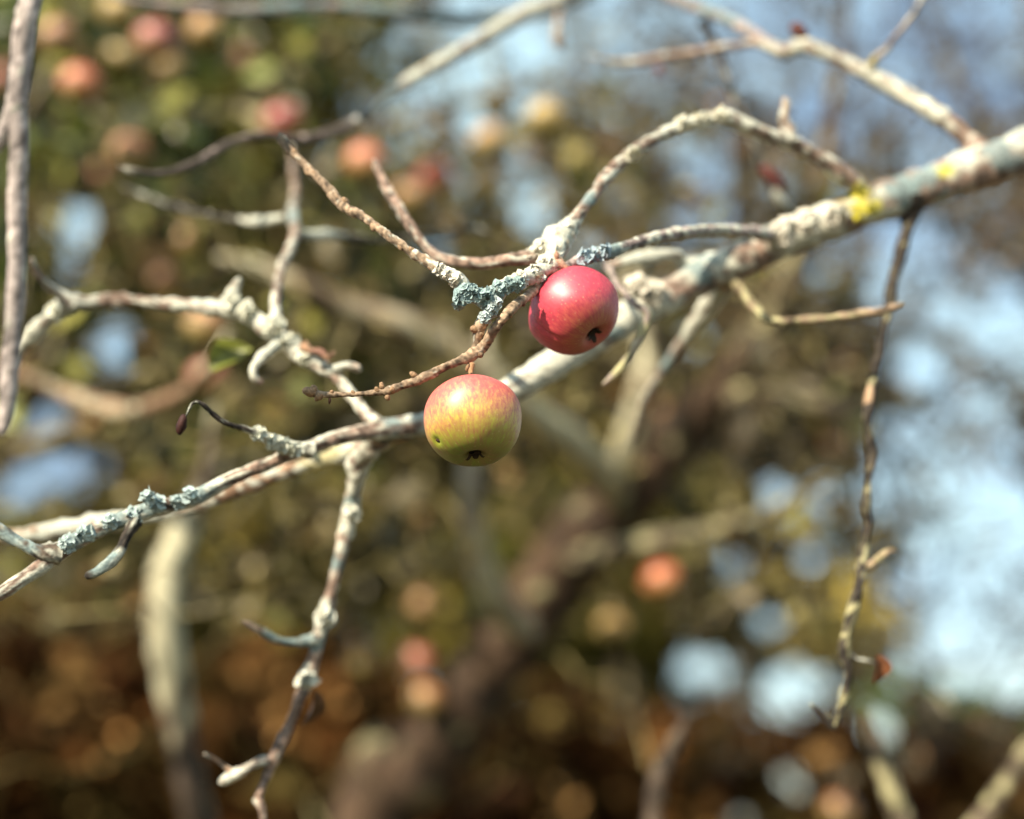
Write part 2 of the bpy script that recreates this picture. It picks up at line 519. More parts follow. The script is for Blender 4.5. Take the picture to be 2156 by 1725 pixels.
# C: long twig pointing up left
TC_ = limb('C', 'twig', [(1095, 592, 1.01, 14, .8), (1050, 612, 1.008, 14, .8), (1015, 625, 1.006, 15, .8), (985, 618, 1.006, 16, .9), (962, 590, 1.008, 15, .95), (930, 570, 1.01, 12, .8), (880, 540, 1.015, 11, .4), (830, 506, 1.02, 10, .3), (770, 461, 1.03, 10, .15), (720, 431, 1.04, 12, .1), (690, 396, 1.045, 10, .05), (640, 346, 1.055, 10, .0), (608, 312, 1.06, 9, .0), (594, 295, 1.062, 10, .0), (590, 280, 1.063, 4)],
     bark='tan', step=0.0018, sides=16, bump=0.2, rings=0.14, seed=7, spots=[(1010, 625, 42, 'b'), (1050, 612, 25, 'b')])
# O: shoot behind the red apple
limb('O', 'branch', [(1650, 505, 1.16, 15, .6), (1600, 492, 1.14, 14, .55), (1540, 486, 1.12, 13, .55), (1480, 486, 1.10, 13, .6), (1420, 493, 1.08, 13, .55), (1360, 506, 1.065, 13, .5), (1300, 525, 1.05, 13, .45), (1250, 538, 1.04, 14, .5), (1218, 548, 1.035, 12, .25), (1192, 560, 1.03, 10, .1), (1172, 555, 1.03, 9, .1)],
     bark='grey', step=0.002, sides=16, bump=0.14, seed=8, spots=[(1245, 535, 26, 'b'), (1290, 524, 20, 'b')])
limb('P', 'branch', [(1500, 572, 1.16, 20, .7), (1440, 556, 1.155, 17, .9), (1425, 538, 1.15, 13, .9), (1385, 540, 1.145, 16, .95), (1330, 548, 1.14, 13, .8), (1295, 556, 1.14, 9, .5), (1275, 556, 1.14, 5)], seed=9, bump=0.2)
# F: pale branch under the limb end
limb('F', 'branch', [(850, 902, 1.10, 18, .5), (790, 930, 1.115, 24, .6), (725, 955, 1.125, 20, .65), (660, 975, 1.13, 17, .55), (600, 995, 1.13, 16, .6), (500, 1032, 1.13, 16, .5), (420, 1062, 1.13, 17, .5), (330, 1085, 1.13, 16, .7), (240, 1098, 1.13, 19, .8), (160, 1112, 1.13, 21, .85), (90, 1122, 1.135, 19, .7), (20, 1130, 1.14, 15, .6), (-60, 1120, 1.15, 10)], seed=10, tint='w', bark='brown', bump=.16, spots=[(780, 945, 50, 'o'), (680, 975, 50, 'o')])
# lower left fork
limb('E2', 'branch', [(125, 1165, 1.035, 18, .4), (90, 1163, 1.03, 15, .4), (55, 1150, 1.03, 14, .5), (20, 1130, 1.03, 13, .5), (-30, 1095, 1.03, 12, .4), (-90, 1060, 1.03, 8)], seed=11, bark='dark', tint='w', bump=.2, spots=[(30, 1140, 50, 'b')])
limb('E3', 'spur', [(285, 1095, 1.045, 12, .2), (266, 1130, 1.04, 11, .1), (252, 1162, 1.035, 11, .5), (225, 1190, 1.03, 11, .5), (195, 1208, 1.03, 10, .5), (182, 1213, 1.03, 7, 0)], seed=12, bark='black', tint='w', bump=.25, spots=[(215, 1195, 40, 'b')])
# G: branch arching in from the left
limb('G', 'branch', [(-140, 900, 1.18, 12), (-20, 812, 1.17, 14, .3), (25, 755, 1.165, 15, .3), (60, 715, 1.16, 16, .7), (95, 678, 1.155, 17, .9), (142, 642, 1.15, 18, .9), (190, 636, 1.15, 15, .5), (260, 633, 1.15, 14, .4), (340, 640, 1.145, 14, .5), (420, 646, 1.14, 15, .7), (480, 652, 1.135, 20, .95), (525, 665, 1.13, 17, .95), (560, 690, 1.125, 18, .95), (595, 712, 1.12, 18, .9), (625, 742, 1.115, 17, .9), (660, 766, 1.11, 14, .85), (700, 787, 1.105, 13, .5), (732, 822, 1.10, 13, .6), (762, 862, 1.095, 13, .7), (795, 892, 1.09, 15, .7)],
     seed=13, bump=0.2, step=0.0028, sides=16)
limb('G1', 'spur', [(150, 640, 1.15, 13, .8), (122, 618, 1.145, 11, .7), (98, 598, 1.14, 9, .5), (76, 572, 1.135, 9, .3), (64, 545, 1.13, 5, .3)], seed=14, tint='w', bump=.3)
limb('G2', 'spur', [(490, 652, 1.135, 16, 1), (486, 628, 1.13, 14, .8), (496, 606, 1.13, 12, .7), (502, 590, 1.13, 10, .5)], seed=15, tint='w', bump=.35)
limb('G3', 'spur', [(640, 730, 1.11, 10, .3), (660, 742, 1.105, 7, .1), (690, 752, 1.1, 6, .1), (705, 742, 1.1, 4)], seed=16, bark='brown', bump=.3)
limb('G4', 'spur', [(592, 718, 1.12, 11, .8), (572, 735, 1.11, 10, .9), (548, 757, 1.105, 10, .95), (533, 782, 1.10, 9, .9), (540, 800, 1.10, 8, .5), (552, 808, 1.1, 5, .2)], seed=17, bump=.4)
limb('G5', 'spur', [(700, 787, 1.105, 9, .8), (722, 770, 1.1, 9, .9), (742, 772, 1.1, 9, .6), (756, 779, 1.1, 7, .5)], seed=18, bump=.4)
# H: upright from G
limb('H', 'branch', [(582, 700, 1.12, 15, .9), (580, 650, 1.13, 12, .8), (584, 605, 1.145, 12, .4), (594, 560, 1.16, 11, .5), (612, 520, 1.18, 11, .5), (622, 485, 1.2, 11, .3), (616, 445, 1.22, 12, .5), (622, 402, 1.25, 10, .2), (616, 355, 1.28, 7, .2), (612, 300, 1.3, 4)], seed=19, spots=[(618, 450, 24, 'b')])
limb('H1', 'twig', [(622, 488, 1.2, 8, .4), (650, 496, 1.21, 11, .9), (690, 495, 1.22, 12, .9), (740, 500, 1.24, 8, .2), (820, 505, 1.26, 7, .2), (910, 495, 1.28, 7, .3), (990, 482, 1.3, 8, .4), (1030, 490, 1.3, 4)], seed=20, bark='black')
limb('H2', 'twig', [(616, 455, 1.215, 8, .4), (580, 462, 1.22, 11, .9), (545, 467, 1.23, 11, .8), (490, 462, 1.25, 8, .3), (420, 450, 1.27, 7, .1), (340, 425, 1.3, 6), (260, 395, 1.32, 4)], seed=21, bark='black')
# I: dark twig with the shrivelled bud
limb('I', 'twig', [(655, 950, 1.07, 12, .8), (618, 944, 1.065, 12, .95), (580, 932, 1.06, 12, .95), (545, 914, 1.05, 10, .9), (512, 902, 1.045, 7, .3), (480, 893, 1.04, 6.5, .1), (450, 874, 1.035, 6, .1), (428, 852, 1.03, 5.5, .1), (414, 846, 1.03, 4.5), (404, 852, 1.03, 3), (396, 868, 1.03, 2.2), (390, 880, 1.03, 1.8)], seed=22, bark='black', bump=.22, step=.002)
# J: branch hanging below the limb
limb('J', 'hanging_branch', [(800, 915, 1.1, 20, .5), (772, 945, 1.105, 24, .6), (755, 978, 1.11, 22, .75), (746, 1030, 1.115, 17, .6), (738, 1080, 1.12, 18, .9), (722, 1145, 1.12, 15, .6), (708, 1205, 1.12, 13, .25), (694, 1262, 1.12, 14, .4), (682, 1305, 1.12, 18, .98), (672, 1345, 1.12, 14, .4), (658, 1392, 1.12, 13, .4), (644, 1432, 1.12, 18, .9), (632, 1468, 1.115, 13, .2), (610, 1525, 1.115, 12, .15), (584, 1580, 1.11, 13, .3), (566, 1625, 1.11, 10, .1), (548, 1668, 1.105, 9, .1), (543, 1685, 1.105, 11, .5), (552, 1705, 1.1, 8, .1), (556, 1760, 1.1, 7), (566, 1850, 1.1, 4)],
     seed=23, step=.0028, sides=16, bump=.12, spots=[(742, 1050, 24, 'b'), (714, 1185, 20, 'b'), (670, 1355, 18, 'b')])
limb('J1', 'spur', [(672, 1345, 1.12, 10, .6), (640, 1350, 1.115, 10, .5), (605, 1352, 1.11, 9, .5), (575, 1345, 1.105, 10, .6), (548, 1328, 1.1, 8, .4), (522, 1314, 1.1, 7, 0), (510, 1308, 1.1, 3, 0)], seed=24, tint='w', bark='dark', bump=.25, spots=[(610, 1350, 60, 'b')])
limb('J2', 'twig', [(574, 1600, 1.11, 9, .3), (545, 1604, 1.105, 10, .8), (520, 1618, 1.1, 8, .3), (492, 1632, 1.1, 11, .95), (468, 1645, 1.1, 9, .9), (462, 1650, 1.1, 4, .9)], seed=25, bump=.25)
limb('J3', 'twig', [(492, 1630, 1.1, 7, .5), (470, 1612, 1.1, 5, .1), (448, 1596, 1.1, 5, .1), (430, 1588, 1.1, 3)], seed=26, bark='brown')
# K: long twig hanging at the right
limb('K', 'hanging_branch', [(1912, 412, 1.18, 27, .1), (1914, 450, 1.18, 20, .05), (1908, 490, 1.175, 14, .05), (1894, 540, 1.17, 13, .05), (1878, 600, 1.165, 12, .05), (1868, 660, 1.16, 12, .05), (1857, 720, 1.155, 11, .05), (1844, 780, 1.15, 11, .1), (1834, 830, 1.145, 12, .2), (1826, 880, 1.14, 10, .1), (1832, 925, 1.14, 12, .2), (1838, 962, 1.14, 12, .2), (1830, 1005, 1.135, 9, .1), (1825, 1065, 1.13, 11, .3), (1830, 1100, 1.13, 9, .2), (1818, 1150, 1.13, 11, .5), (1814, 1192, 1.125, 11, .3), (1806, 1235, 1.12, 9, .1), (1798, 1275, 1.12, 11, .5), (1786, 1322, 1.12, 12, .4), (1778, 1370, 1.12, 14, .4), (1786, 1415, 1.12, 9, .1), (1780, 1460, 1.12, 12, .4), (1766, 1500, 1.12, 11, .3), (1756, 1530, 1.12, 10, .4), (1738, 1512, 1.12, 9, .2), (1718, 1492, 1.12, 7, .1), (1706, 1482, 1.12, 3)],
     seed=27, bark='black', tint='o', step=.0028, bump=.2)
limb('K1', 'spur', [(1814, 1196, 1.125, 8, .3), (1838, 1188, 1.125, 8, .4), (1856, 1172, 1.12, 9, .7), (1872, 1158, 1.12, 7, .4), (1884, 1160, 1.12, 3)], seed=28, bark='tan', tint='o', bump=.25)
limb('K2', 'spur', [(1778, 1372, 1.12, 8, .2), (1805, 1388, 1.12, 5), (1830, 1392, 1.12, 4), (1846, 1400, 1.12, 2.5)], seed=29, bark='black')
# L, M, N: twigs below the limb
limb('L', 'twig', [(1520, 575, 1.16, 14, .3), (1545, 594, 1.155, 11, .4), (1568, 622, 1.15, 10, .6), (1594, 655, 1.145, 10, .7), (1622, 676, 1.14, 9, .5), (1680, 674, 1.135, 8.5, .3), (1740, 671, 1.13, 8, .3), (1800, 662, 1.125, 8, .2), (1850, 655, 1.12, 8, .1), (1878, 648, 1.12, 8, .1), (1900, 640, 1.12, 4)], seed=30, bark='tan', tint='o', bump=.25)
limb('M', 'branch', [(1535, 575, 1.165, 22, .5), (1512, 612, 1.18, 22, .9), (1488, 650, 1.19, 20, .8), (1460, 692, 1.2, 18, .8), (1432, 735, 1.215, 16, .4), (1402, 775, 1.23, 15, .4), (1372, 822, 1.25, 14, .4), (1352, 870, 1.28, 13, .6), (1330, 930, 1.31, 8)], seed=31, spots=[(1415, 762, 26, 'b')])
limb('N', 'twig', [(1280, 560, 1.14, 8, .3), (1300, 600, 1.11, 7, .1), (1332, 636, 1.1, 7, .1), (1362, 662, 1.1, 8, .4), (1352, 700, 1.1, 9, .8), (1332, 742, 1.1, 9, .4), (1305, 778, 1.1, 9, .8), (1278, 803, 1.1, 6, .5), (1270, 810, 1.1, 3)], seed=32, bark='grey', tint='o')
# Q: upper right branch
limb('Q', 'branch', [(2075, 350, 1.19, 26, .4), (2048, 308, 1.2, 22, .2), (2008, 268, 1.205, 21, .2), (1960, 232, 1.21, 19, .75), (1900, 197, 1.22, 19, .8), (1840, 163, 1.225, 18, .8), (1790, 136, 1.23, 16, .5), (1740, 112, 1.235, 15, .5), (1690, 97, 1.24, 17, .8), (1645, 112, 1.245, 13, .6), (1595, 92, 1.25, 10, .4), (1550, 96, 1.26, 9, .3), (1480, 107, 1.27, 9, .2), (1400, 120, 1.28, 9, .2), (1310, 132, 1.3, 7), (1240, 120, 1.3, 4)], seed=33)
limb('Q1', 'twig', [(1830, 158, 1.225, 10, .5), (1838, 130, 1.22, 8, .4), (1866, 104, 1.215, 7, .4), (1892, 70, 1.21, 6, .2), (1918, 35, 1.21, 6), (1940, 0, 1.21, 5), (1960, -60, 1.21, 3)], seed=34, spots=[(1836, 128, 14, 'y')])
limb('Q2', 'branch', [(1650, 112, 1.245, 12, .3), (1610, 85, 1.26, 12, .2), (1560, 55, 1.28, 13, .5), (1500, 28, 1.3, 13, .6), (1440, 5, 1.33, 13, .4), (1370, -40, 1.38, 14), (1300, -160, 1.5, 16), (1290, -330, 1.6, 18)], seed=35, bark='grey', tint='b')
# R: upper middle branch
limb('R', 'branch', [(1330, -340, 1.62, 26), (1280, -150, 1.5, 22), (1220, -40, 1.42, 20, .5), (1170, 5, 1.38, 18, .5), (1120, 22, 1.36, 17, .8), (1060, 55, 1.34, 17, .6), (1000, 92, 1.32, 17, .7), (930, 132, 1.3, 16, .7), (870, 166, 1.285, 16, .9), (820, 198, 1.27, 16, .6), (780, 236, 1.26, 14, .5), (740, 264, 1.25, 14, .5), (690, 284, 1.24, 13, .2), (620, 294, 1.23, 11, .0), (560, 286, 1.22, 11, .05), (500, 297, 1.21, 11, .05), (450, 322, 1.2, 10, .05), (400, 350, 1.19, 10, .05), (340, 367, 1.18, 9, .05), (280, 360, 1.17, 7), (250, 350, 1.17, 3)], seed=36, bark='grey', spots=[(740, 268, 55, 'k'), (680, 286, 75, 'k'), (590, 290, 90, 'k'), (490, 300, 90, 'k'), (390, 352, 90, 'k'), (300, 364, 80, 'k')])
limb('R1', 'twig', [(1172, 0, 1.38, 9, .2), (1178, 35, 1.37, 7), (1172, 65, 1.36, 9), (1176, 92, 1.36, 10), (1180, 105, 1.36, 4)], seed=37, bark='brown', bump=.3)
limb('S', 'branch', [(1330, -60, 1.5, 16), (1150, 20, 1.47, 15, .5), (1020, 40, 1.45, 14, .6), (900, 34, 1.43, 15, .8), (800, 24, 1.41, 15, .8), (700, 16, 1.4, 14, .5), (600, 20, 1.38, 15, .7), (500, 24, 1.37, 14, .5), (420, 20, 1.36, 13, .3), (340, 14, 1.35, 11, .2), (270, 0, 1.34, 8), (200, -30, 1.34, 4)], seed=38, bark='grey', tint='b')
# twig standing behind the arching branch
limb('D4', 'twig', [(1480, 40, 1.3, 9, .1), (1505, 90, 1.3, 9, .1), (1525, 150, 1.29, 9, .2), (1550, 215, 1.28, 9, .3), (1578, 270, 1.27, 10, .2), (1596, 330, 1.27, 9, .2), (1618, 372, 1.27, 8, .2), (1640, 420, 1.27, 10, .7), (1680, 455, 1.28, 8, .3), (1712, 480, 1.28, 4)], seed=39, bark='black')
limb('D5', 'spur', [(1660, 300, 1.155, 15, .8), (1658, 270, 1.155, 12, .7), (1652, 250, 1.155, 10, .3), (1655, 225, 1.155, 11, .5), (1652, 208, 1.155, 6, .2)], seed=40, bump=.25)
# T: smooth branch at the left edge, nearest to the camera
limb('T', 'hanging_branch', [(130, -330, 0.95, 36, .05), (105, -200, 0.90, 30, .05), (78, -60, 0.87, 26, .1), (64, 0, 0.86, 25, .15), (50, 70, 0.86, 25, .1), (44, 140, 0.86, 25, .05), (36, 222, 0.86, 24, .05), (40, 300, 0.86, 22, .05), (36, 420, 0.86, 21, .05), (36, 540, 0.86, 21, .1), (32, 640, 0.86, 21, .1), (24, 740, 0.86, 20, .1), (18, 820, 0.86, 20, .1), (12, 880, 0.86, 17, .1), (2, 915, 0.86, 10)], seed=41, bark='smooth', lich=.05, bump=.05, rings=.02, label='smooth grey branch hanging along the left edge, nearest the camera')
limb('T2', 'branch', [(40, 215, 0.86, 19, .1), (18, 262, 0.86, 17, .05), (-12, 310, 0.86, 16, .05), (-80, 390, 0.86, 14), (-200, 500, 0.87, 9)], seed=42, bark='smooth', lich=.05, bump=.05, rings=.02)
# V: out of focus branch at the left
limb('V', 'branch', [(-80, 770, 1.62, 16), (40, 792, 1.6, 16, .2), (130, 826, 1.6, 16, .4), (200, 852, 1.58, 19, .5), (260, 866, 1.56, 20, .4), (330, 850, 1.55, 16, .2), (400, 815, 1.53, 14, .2), (450, 760, 1.5, 12), (480, 700, 1.5, 8)], seed=43, bark='brown', tint='g', knobs=.2)

# buds, knobs and leafy lichen on the branches
def blob_mesh(name, size, col, seed, seg=10, ring=7, rough=.25, point=0.0):
    V, C = [], []
    for i in range(ring + 1):
        u = math.pi * i / ring
        for j in range(seg):
            a = 2 * math.pi * j / seg
            d = Vector((math.sin(u) * math.cos(a), math.sin(u) * math.sin(a), math.cos(u)))
            f = 1 + rough * noise.noise(d * 2.2 + Vector((seed * 3.1, 0, 0)))
            z = d.z * (1 + point * max(0, d.z))
            V.append((d.x * size[0] * f, d.y * size[1] * f, z * size[2] * f))
            C.append(np.array(col) * (1 + .35 * noise.noise(d * 3 + Vector((0, seed * 1.7, 0)))))
    i = np.arange((ring + 1) * seg).reshape(ring + 1, seg)
    j = np.roll(i, -1, axis=1)
    F = np.stack([i[:-1].ravel(), i[1:].ravel(), j[1:].ravel(), j[:-1].ravel()], 1)
    return mesh_np(name, np.array(V), F, np.clip(np.array(C), .005, .9))

def bud(T, x, y, D, lpx, wpx, direction, col, seed, name='bud', mat=None, label=None):
    """a bud or knob; direction in picture units"""
    tx, ty, tD = T.pic
    D = float(tD[np.argmin((tx - x) ** 2 + (ty - y) ** 2)]) - .35 * wpx * K
    me = blob_mesh(name, (wpx * K * D, wpx * K * D, lpx * K * D), col, seed, point=.25)
    d = CR @ Vector((direction[0], -direction[1], direction[2] if len(direction) > 2 else 0.0)).normalized()
    o = part(name, me, mat or M_STALK, T.o, label)
    o.location = P(x, y, D) - OFF
    o.rotation_euler = d.to_track_quat('Z', 'Y').to_euler()
    return o

tan, red, drk = (0.27, 0.17, 0.095), (0.15, 0.05, 0.03), (0.09, 0.04, 0.025)
TA = TUBES['A']
for k, (x, y, l, wd, d, c) in enumerate([
        (872, 790, 9, 6.5, (-.8, -.5), tan), (858, 806, 7, 6, (-.6, .5), tan), (804, 814, 8, 6, (-.2, -1), tan), (816, 836, 7, 6, (.2, 1), tan),
        (826, 822, 9, 8, (0, -.2, .8), tan), (795, 822, 8, 6, (-.5, -.6, .5), tan), (694, 843, 7, 3, (-.1, 1), drk), (700, 828, 7, 5, (-.2, -.6, .5), tan),
        (672, 835, 10, 8, (-.6, .5), tan), (653, 825, 14, 11, (-1, -.2), tan), (662, 820, 9, 7, (-.5, -.8), tan), (985, 772, 9, 4.5, (-.3, 1), tan), (1010, 745, 10, 9, (.3, .3, .9), (0.2, .13, .08)),
        (926, 778, 7, 6, (-.3, -.8, .4), tan), (1052, 668, 7, 5, (-.7, -.5), tan), (1100, 640, 6, 5, (.5, .7), red), (1072, 662, 7, 5, (.6, .7), tan),
        (1150, 588, 7, 6, (.8, .3), (0.2, .1, .07)), (745, 828, 6, 4, (-.6, -.6, .3), tan)]):
    bud(TA, x, y, 0.978 + (0.02 if x > 1030 else 0) + (0.02 if x > 1110 else 0), l, wd, d, c, k)
TCt = TUBES['C']
for k, (x, y) in enumerate([(606, 318), (622, 322), (648, 362), (664, 368), (694, 410), (712, 420), (738, 446), (728, 424), (785, 478), (800, 480), (842, 518), (868, 528), (905, 560)]):
    bud(TCt, x, y, 1.06 - (x - 600) * .00014 - .006, 9, 6.5, (-.5 if k % 2 else .3, -.6 if k % 2 else .7, .4), (0.30, .20, .12), 30 + k)
bud(TUBES['D2'], 1003, 693, .985, 11, 10, (-.9, -.1, .4), tan, 50)
bud(TUBES['D2'], 1012, 703, .985, 8, 8, (.3, .2, .9), (0.3, .2, .12), 51)
bud(TUBES['D2'], 1108, 594, 1.0, 10, 9, (.3, .5, .8), (0.27, .17, .11), 52)
bud(TUBES['O'], 1182, 556, 1.02, 16, 8, (.7, .6, .1), (0.36, .21, .15), 53)
bud(TUBES['O'], 1172, 540, 1.025, 9, 6, (-.1, -1), (0.33, .18, .12), 54)
bud(TUBES['O'], 1190, 562, 1.02, 10, 8, (.5, .8, .3), (0.34, .2, .13), 55)
bud(TUBES['I'], 383, 893, 1.03, 20, 11, (-.25, 1), (0.035, .010, .007), 56, label='dark red shrivelled bud dangling at the twig tip')
bud(TUBES['K'], 1829, 843, 1.13, 34, 10, (-.15, 1), (0.52, .35, .22), 57)
bud(TUBES['D4'], 1625, 372, 1.27, 34, 15, (.7, .8), (0.10, .028, .022), 58, label='dark red bud behind the arching branch')
bud(TUBES['Q'], 1682, 66, 1.25, 22, 15, (.4, .5), (0.10, .032, .022), 59)
bud(TUBES['Q2'], 1388, 150, 1.3, 14, 9, (.1, 1), (0.11, .025, .025), 60)

def lichen_cluster(T, key_pts, n, size, col, seed, spread=1.0):
    groups = []
    for kp in key_pts:
        hit = [g for g in groups if any(math.hypot(kp[0] - q[0], kp[1] - q[1]) < (kp[3] + q[3]) * .95 for q in g)]
        for g in hit:
            groups.remove(g)
        groups.append([kp] + [q for g in hit for q in g])
    for i, g in enumerate(groups):
        lichen_patch(T, g, max(12, n * len(g) // len(key_pts)), size, col, seed * 10 + i, spread)

def lichen_patch(T, key_pts, n, size, col, seed, spread=1.0):
    """ruffled lichen lobes around picture points (x, y, D, r) on a branch"""
    rg = np.random.default_rng(seed)
    V, F, C = [], [], []
    for k in range(n):
        x, y, D, r = key_pts[rg.integers(len(key_pts))]
        D = DM(D)
        a = rg.uniform(0, 2 * math.pi)
        rr = r * spread * math.sqrt(rg.uniform(.2, 1))
        p = P(x + math.cos(a) * rr, y + math.sin(a) * rr, D - math.sqrt(max(0, 1 - (rr / (r * spread)) ** 2)) * r * K * D * .72)
        nr = (CR @ Vector((math.cos(a) * rr / r, -math.sin(a) * rr / r, .8))).normalized()
        nr = (nr + Vector(rg.normal(0, .35, 3))).normalized()
        q = nr.to_track_quat('Z', 'Y').to_matrix() @ Matrix.Rotation(rg.uniform(0, 6.28), 3, 'Z')
        s = size * rg.uniform(.25, 1.15)
        b0 = len(V)
        V.append(p - OFF + nr * s * .1); C.append(np.array(col) * rg.uniform(.75, .95))
        m = 9
        for ringi, (rf, zf) in enumerate(((.55, .10), (1.0, .22))):
            for j in range(m):
                an = 2 * math.pi * j / m
                wv = 1 + .25 * math.sin(3 * an + k) + rg.normal(0, .18)
                V.append(p - OFF + q @ Vector((math.cos(an) * s * rf * wv, math.sin(an) * s * rf * wv, s * zf * (1 + rg.normal(0, .35)))))
                C.append(np.array(col) * rg.uniform(.8, 1.25))
        for j in range(m):
            j2 = (j + 1) % m
            F.append((b0, b0 + 1 + j, b0 + 1 + j2, b0 + 1 + j2))
            F.append((b0 + 1 + j, b0 + 1 + m + j, b0 + 1 + m + j2, b0 + 1 + j2))
    tri = np.array([f[:3] for f in F if f[2] == f[3]]); quad = np.array([f for f in F if f[2] != f[3]])
    o = part('lichen', mesh_np('lichen', np.array([list(v) for v in V]), [tri, quad], np.clip(np.array(C), .02, .85)), M_LICHEN, T.o)
    return o

lichen_cluster(TCt, [(972, 625, 1.0, 16), (985, 612, 1.0, 14), (1003, 622, 1.0, 16), (1025, 628, 1.0, 20), (1045, 612, 1.0, 16), (1070, 602, 1.0, 12), (1090, 598, 1.0, 9), (965, 640, 1.0, 8)], 260, .0030, (0.25, .34, .34), 1)
lichen_cluster(TUBES['D2'], [(1045, 640, .998, 12), (1034, 655, .996, 11), (1022, 668, .994, 10)], 90, .0026, (0.38, .45, .45), 2)
lichen_cluster(TUBES['D2'], [(1150, 560, 1.03, 18), (1125, 576, 1.02, 17), (1165, 535, 1.04, 15), (1095, 590, 1.01, 12)], 150, .0032, (0.66, .64, .54), 3)
lichen_cluster(TCt, [(962, 588, 1.005, 13), (945, 578, 1.006, 11), (925, 566, 1.008, 9)], 70, .0028, (0.66, .63, .54), 4)
lichen_cluster(TUBES['D'], [(1165, 512, 1.05, 22), (1185, 492, 1.055, 20), (1145, 525, 1.05, 17), (1120, 540, 1.055, 12)], 150, .0036, (0.66, .64, .54), 5)
lichen_cluster(TUBES['O'], [(1250, 536, 1.035, 14), (1232, 542, 1.03, 13), (1275, 530, 1.04, 12)], 80, .003, (0.33, .42, .47), 6)
lichen_cluster(TUBES['I'], [(600, 940, 1.06, 13), (575, 932, 1.055, 13), (545, 914, 1.05, 11), (620, 946, 1.06, 12)], 110, .0035, (0.60, .62, .52), 7)
lichen_cluster(TUBES['E'], [(310, 1046, 1.04, 12), (330, 1062, 1.045, 14), (402, 1045, 1.05, 15), (370, 1055, 1.05, 12), (280, 1085, 1.045, 14), (230, 1100, 1.04, 14), (180, 1122, 1.035, 15), (140, 1145, 1.03, 14)], 260, .0034, (0.38, .47, .46), 8)
lichen_cluster(TUBES['E'], [(1650, 485, 1.15, 24), (1700, 468, 1.15, 24), (1760, 450, 1.155, 22), (1370, 620, 1.14, 26), (1345, 600, 1.14, 18)], 170, .005, (0.64, .60, .50), 9)
lichen_cluster(TUBES['E'], [(1815, 425, 1.155, 26), (1810, 452, 1.155, 16), (1824, 402, 1.16, 14), (1836, 440, 1.155, 12)], 30, .0022, (0.48, .42, .03), 10)
lichen_cluster(TUBES['D'], [(1480, 250, 1.125, 13), (1520, 243, 1.13, 14), (1440, 262, 1.12, 12), (1330, 322, 1.095, 11)], 90, .004, (0.62, .60, .48), 11)
lichen_cluster(TUBES['G'], [(488, 640, 1.13, 18), (520, 655, 1.125, 17), (578, 690, 1.115, 18), (610, 720, 1.115, 16), (640, 755, 1.11, 14), (115, 660, 1.15, 15)], 170, .004, (0.62, .62, .50), 12)
lichen_cluster(TUBES['J'], [(684, 1300, 1.115, 17), (645, 1432, 1.115, 16), (740, 1080, 1.115, 14)], 80, .004, (0.62, .62, .52), 13)

# the few leaves left on the tree
def leaf_blade(name, p, u, n, length, width, fold, curl, col, parent, mat=M_LEAF, label=None, off=OFF):
    u = u.normalized(); n = (n - u * n.dot(u)).normalized(); s = u.cross(n)
    V, C = [], []
    m = 9
    for i in range(m):
        t = i / (m - 1)
        wd = width * math.sin(math.pi * min(1, t * .96 + .04)) ** .75
        for k, e in enumerate((-1, -.5, 0, .5, 1)):
            q = p + u * (length * t) + s * (wd * e) + n * (abs(e) * wd * fold - curl * length * t * t + .06 * wd * math.sin(9 * t + e * 4))
            V.append(q - off)
            C.append(np.array(col) * (1.0 if e else .75) * (1 + .25 * noise.noise(q * 90)))
    i = np.arange(m * 5).reshape(m, 5)
    F = np.stack([i[:-1, :-1].ravel(), i[:-1, 1:].ravel(), i[1:, 1:].ravel(), i[1:, :-1].ravel()], 1)
    return part(name, mesh_np(name, np.array([list(v) for v in V]), F, np.clip(np.array(C), .005, .8)), mat, parent, label)

def cv(x, y, z):
    return CR @ Vector((x, -y, z))
leaf_blade('leaf', P(442, 778, DM(1.16)), cv(.85, -.5, .1), cv(-.3, -.5, .9), .037, .014, .75, .15, (0.17, .19, .025), tree, label='folded yellow-green leaf, the only fresh leaf among the branches')
leaf_blade('leaf', P(662, 1455, DM(1.115)), cv(.0, 1, .1), cv(.8, 0, .5), .028, .008, .9, .5, (0.11, .05, .02), tree)
leaf_blade('leaf', P(1846, 1380, DM(1.12)), cv(.15, 1, .1), cv(.4, -.2, .8), .022, .0085, .9, .5, (0.26, .10, .045), tree, label='curled orange dead leaf on the twig hanging at the right')
leaf_blade('leaf', P(650, 742, DM(1.1)), cv(.9, .1, .2), cv(.1, -.9, .3), .017, .005, .8, .4, (0.30, .15, .10), tree)

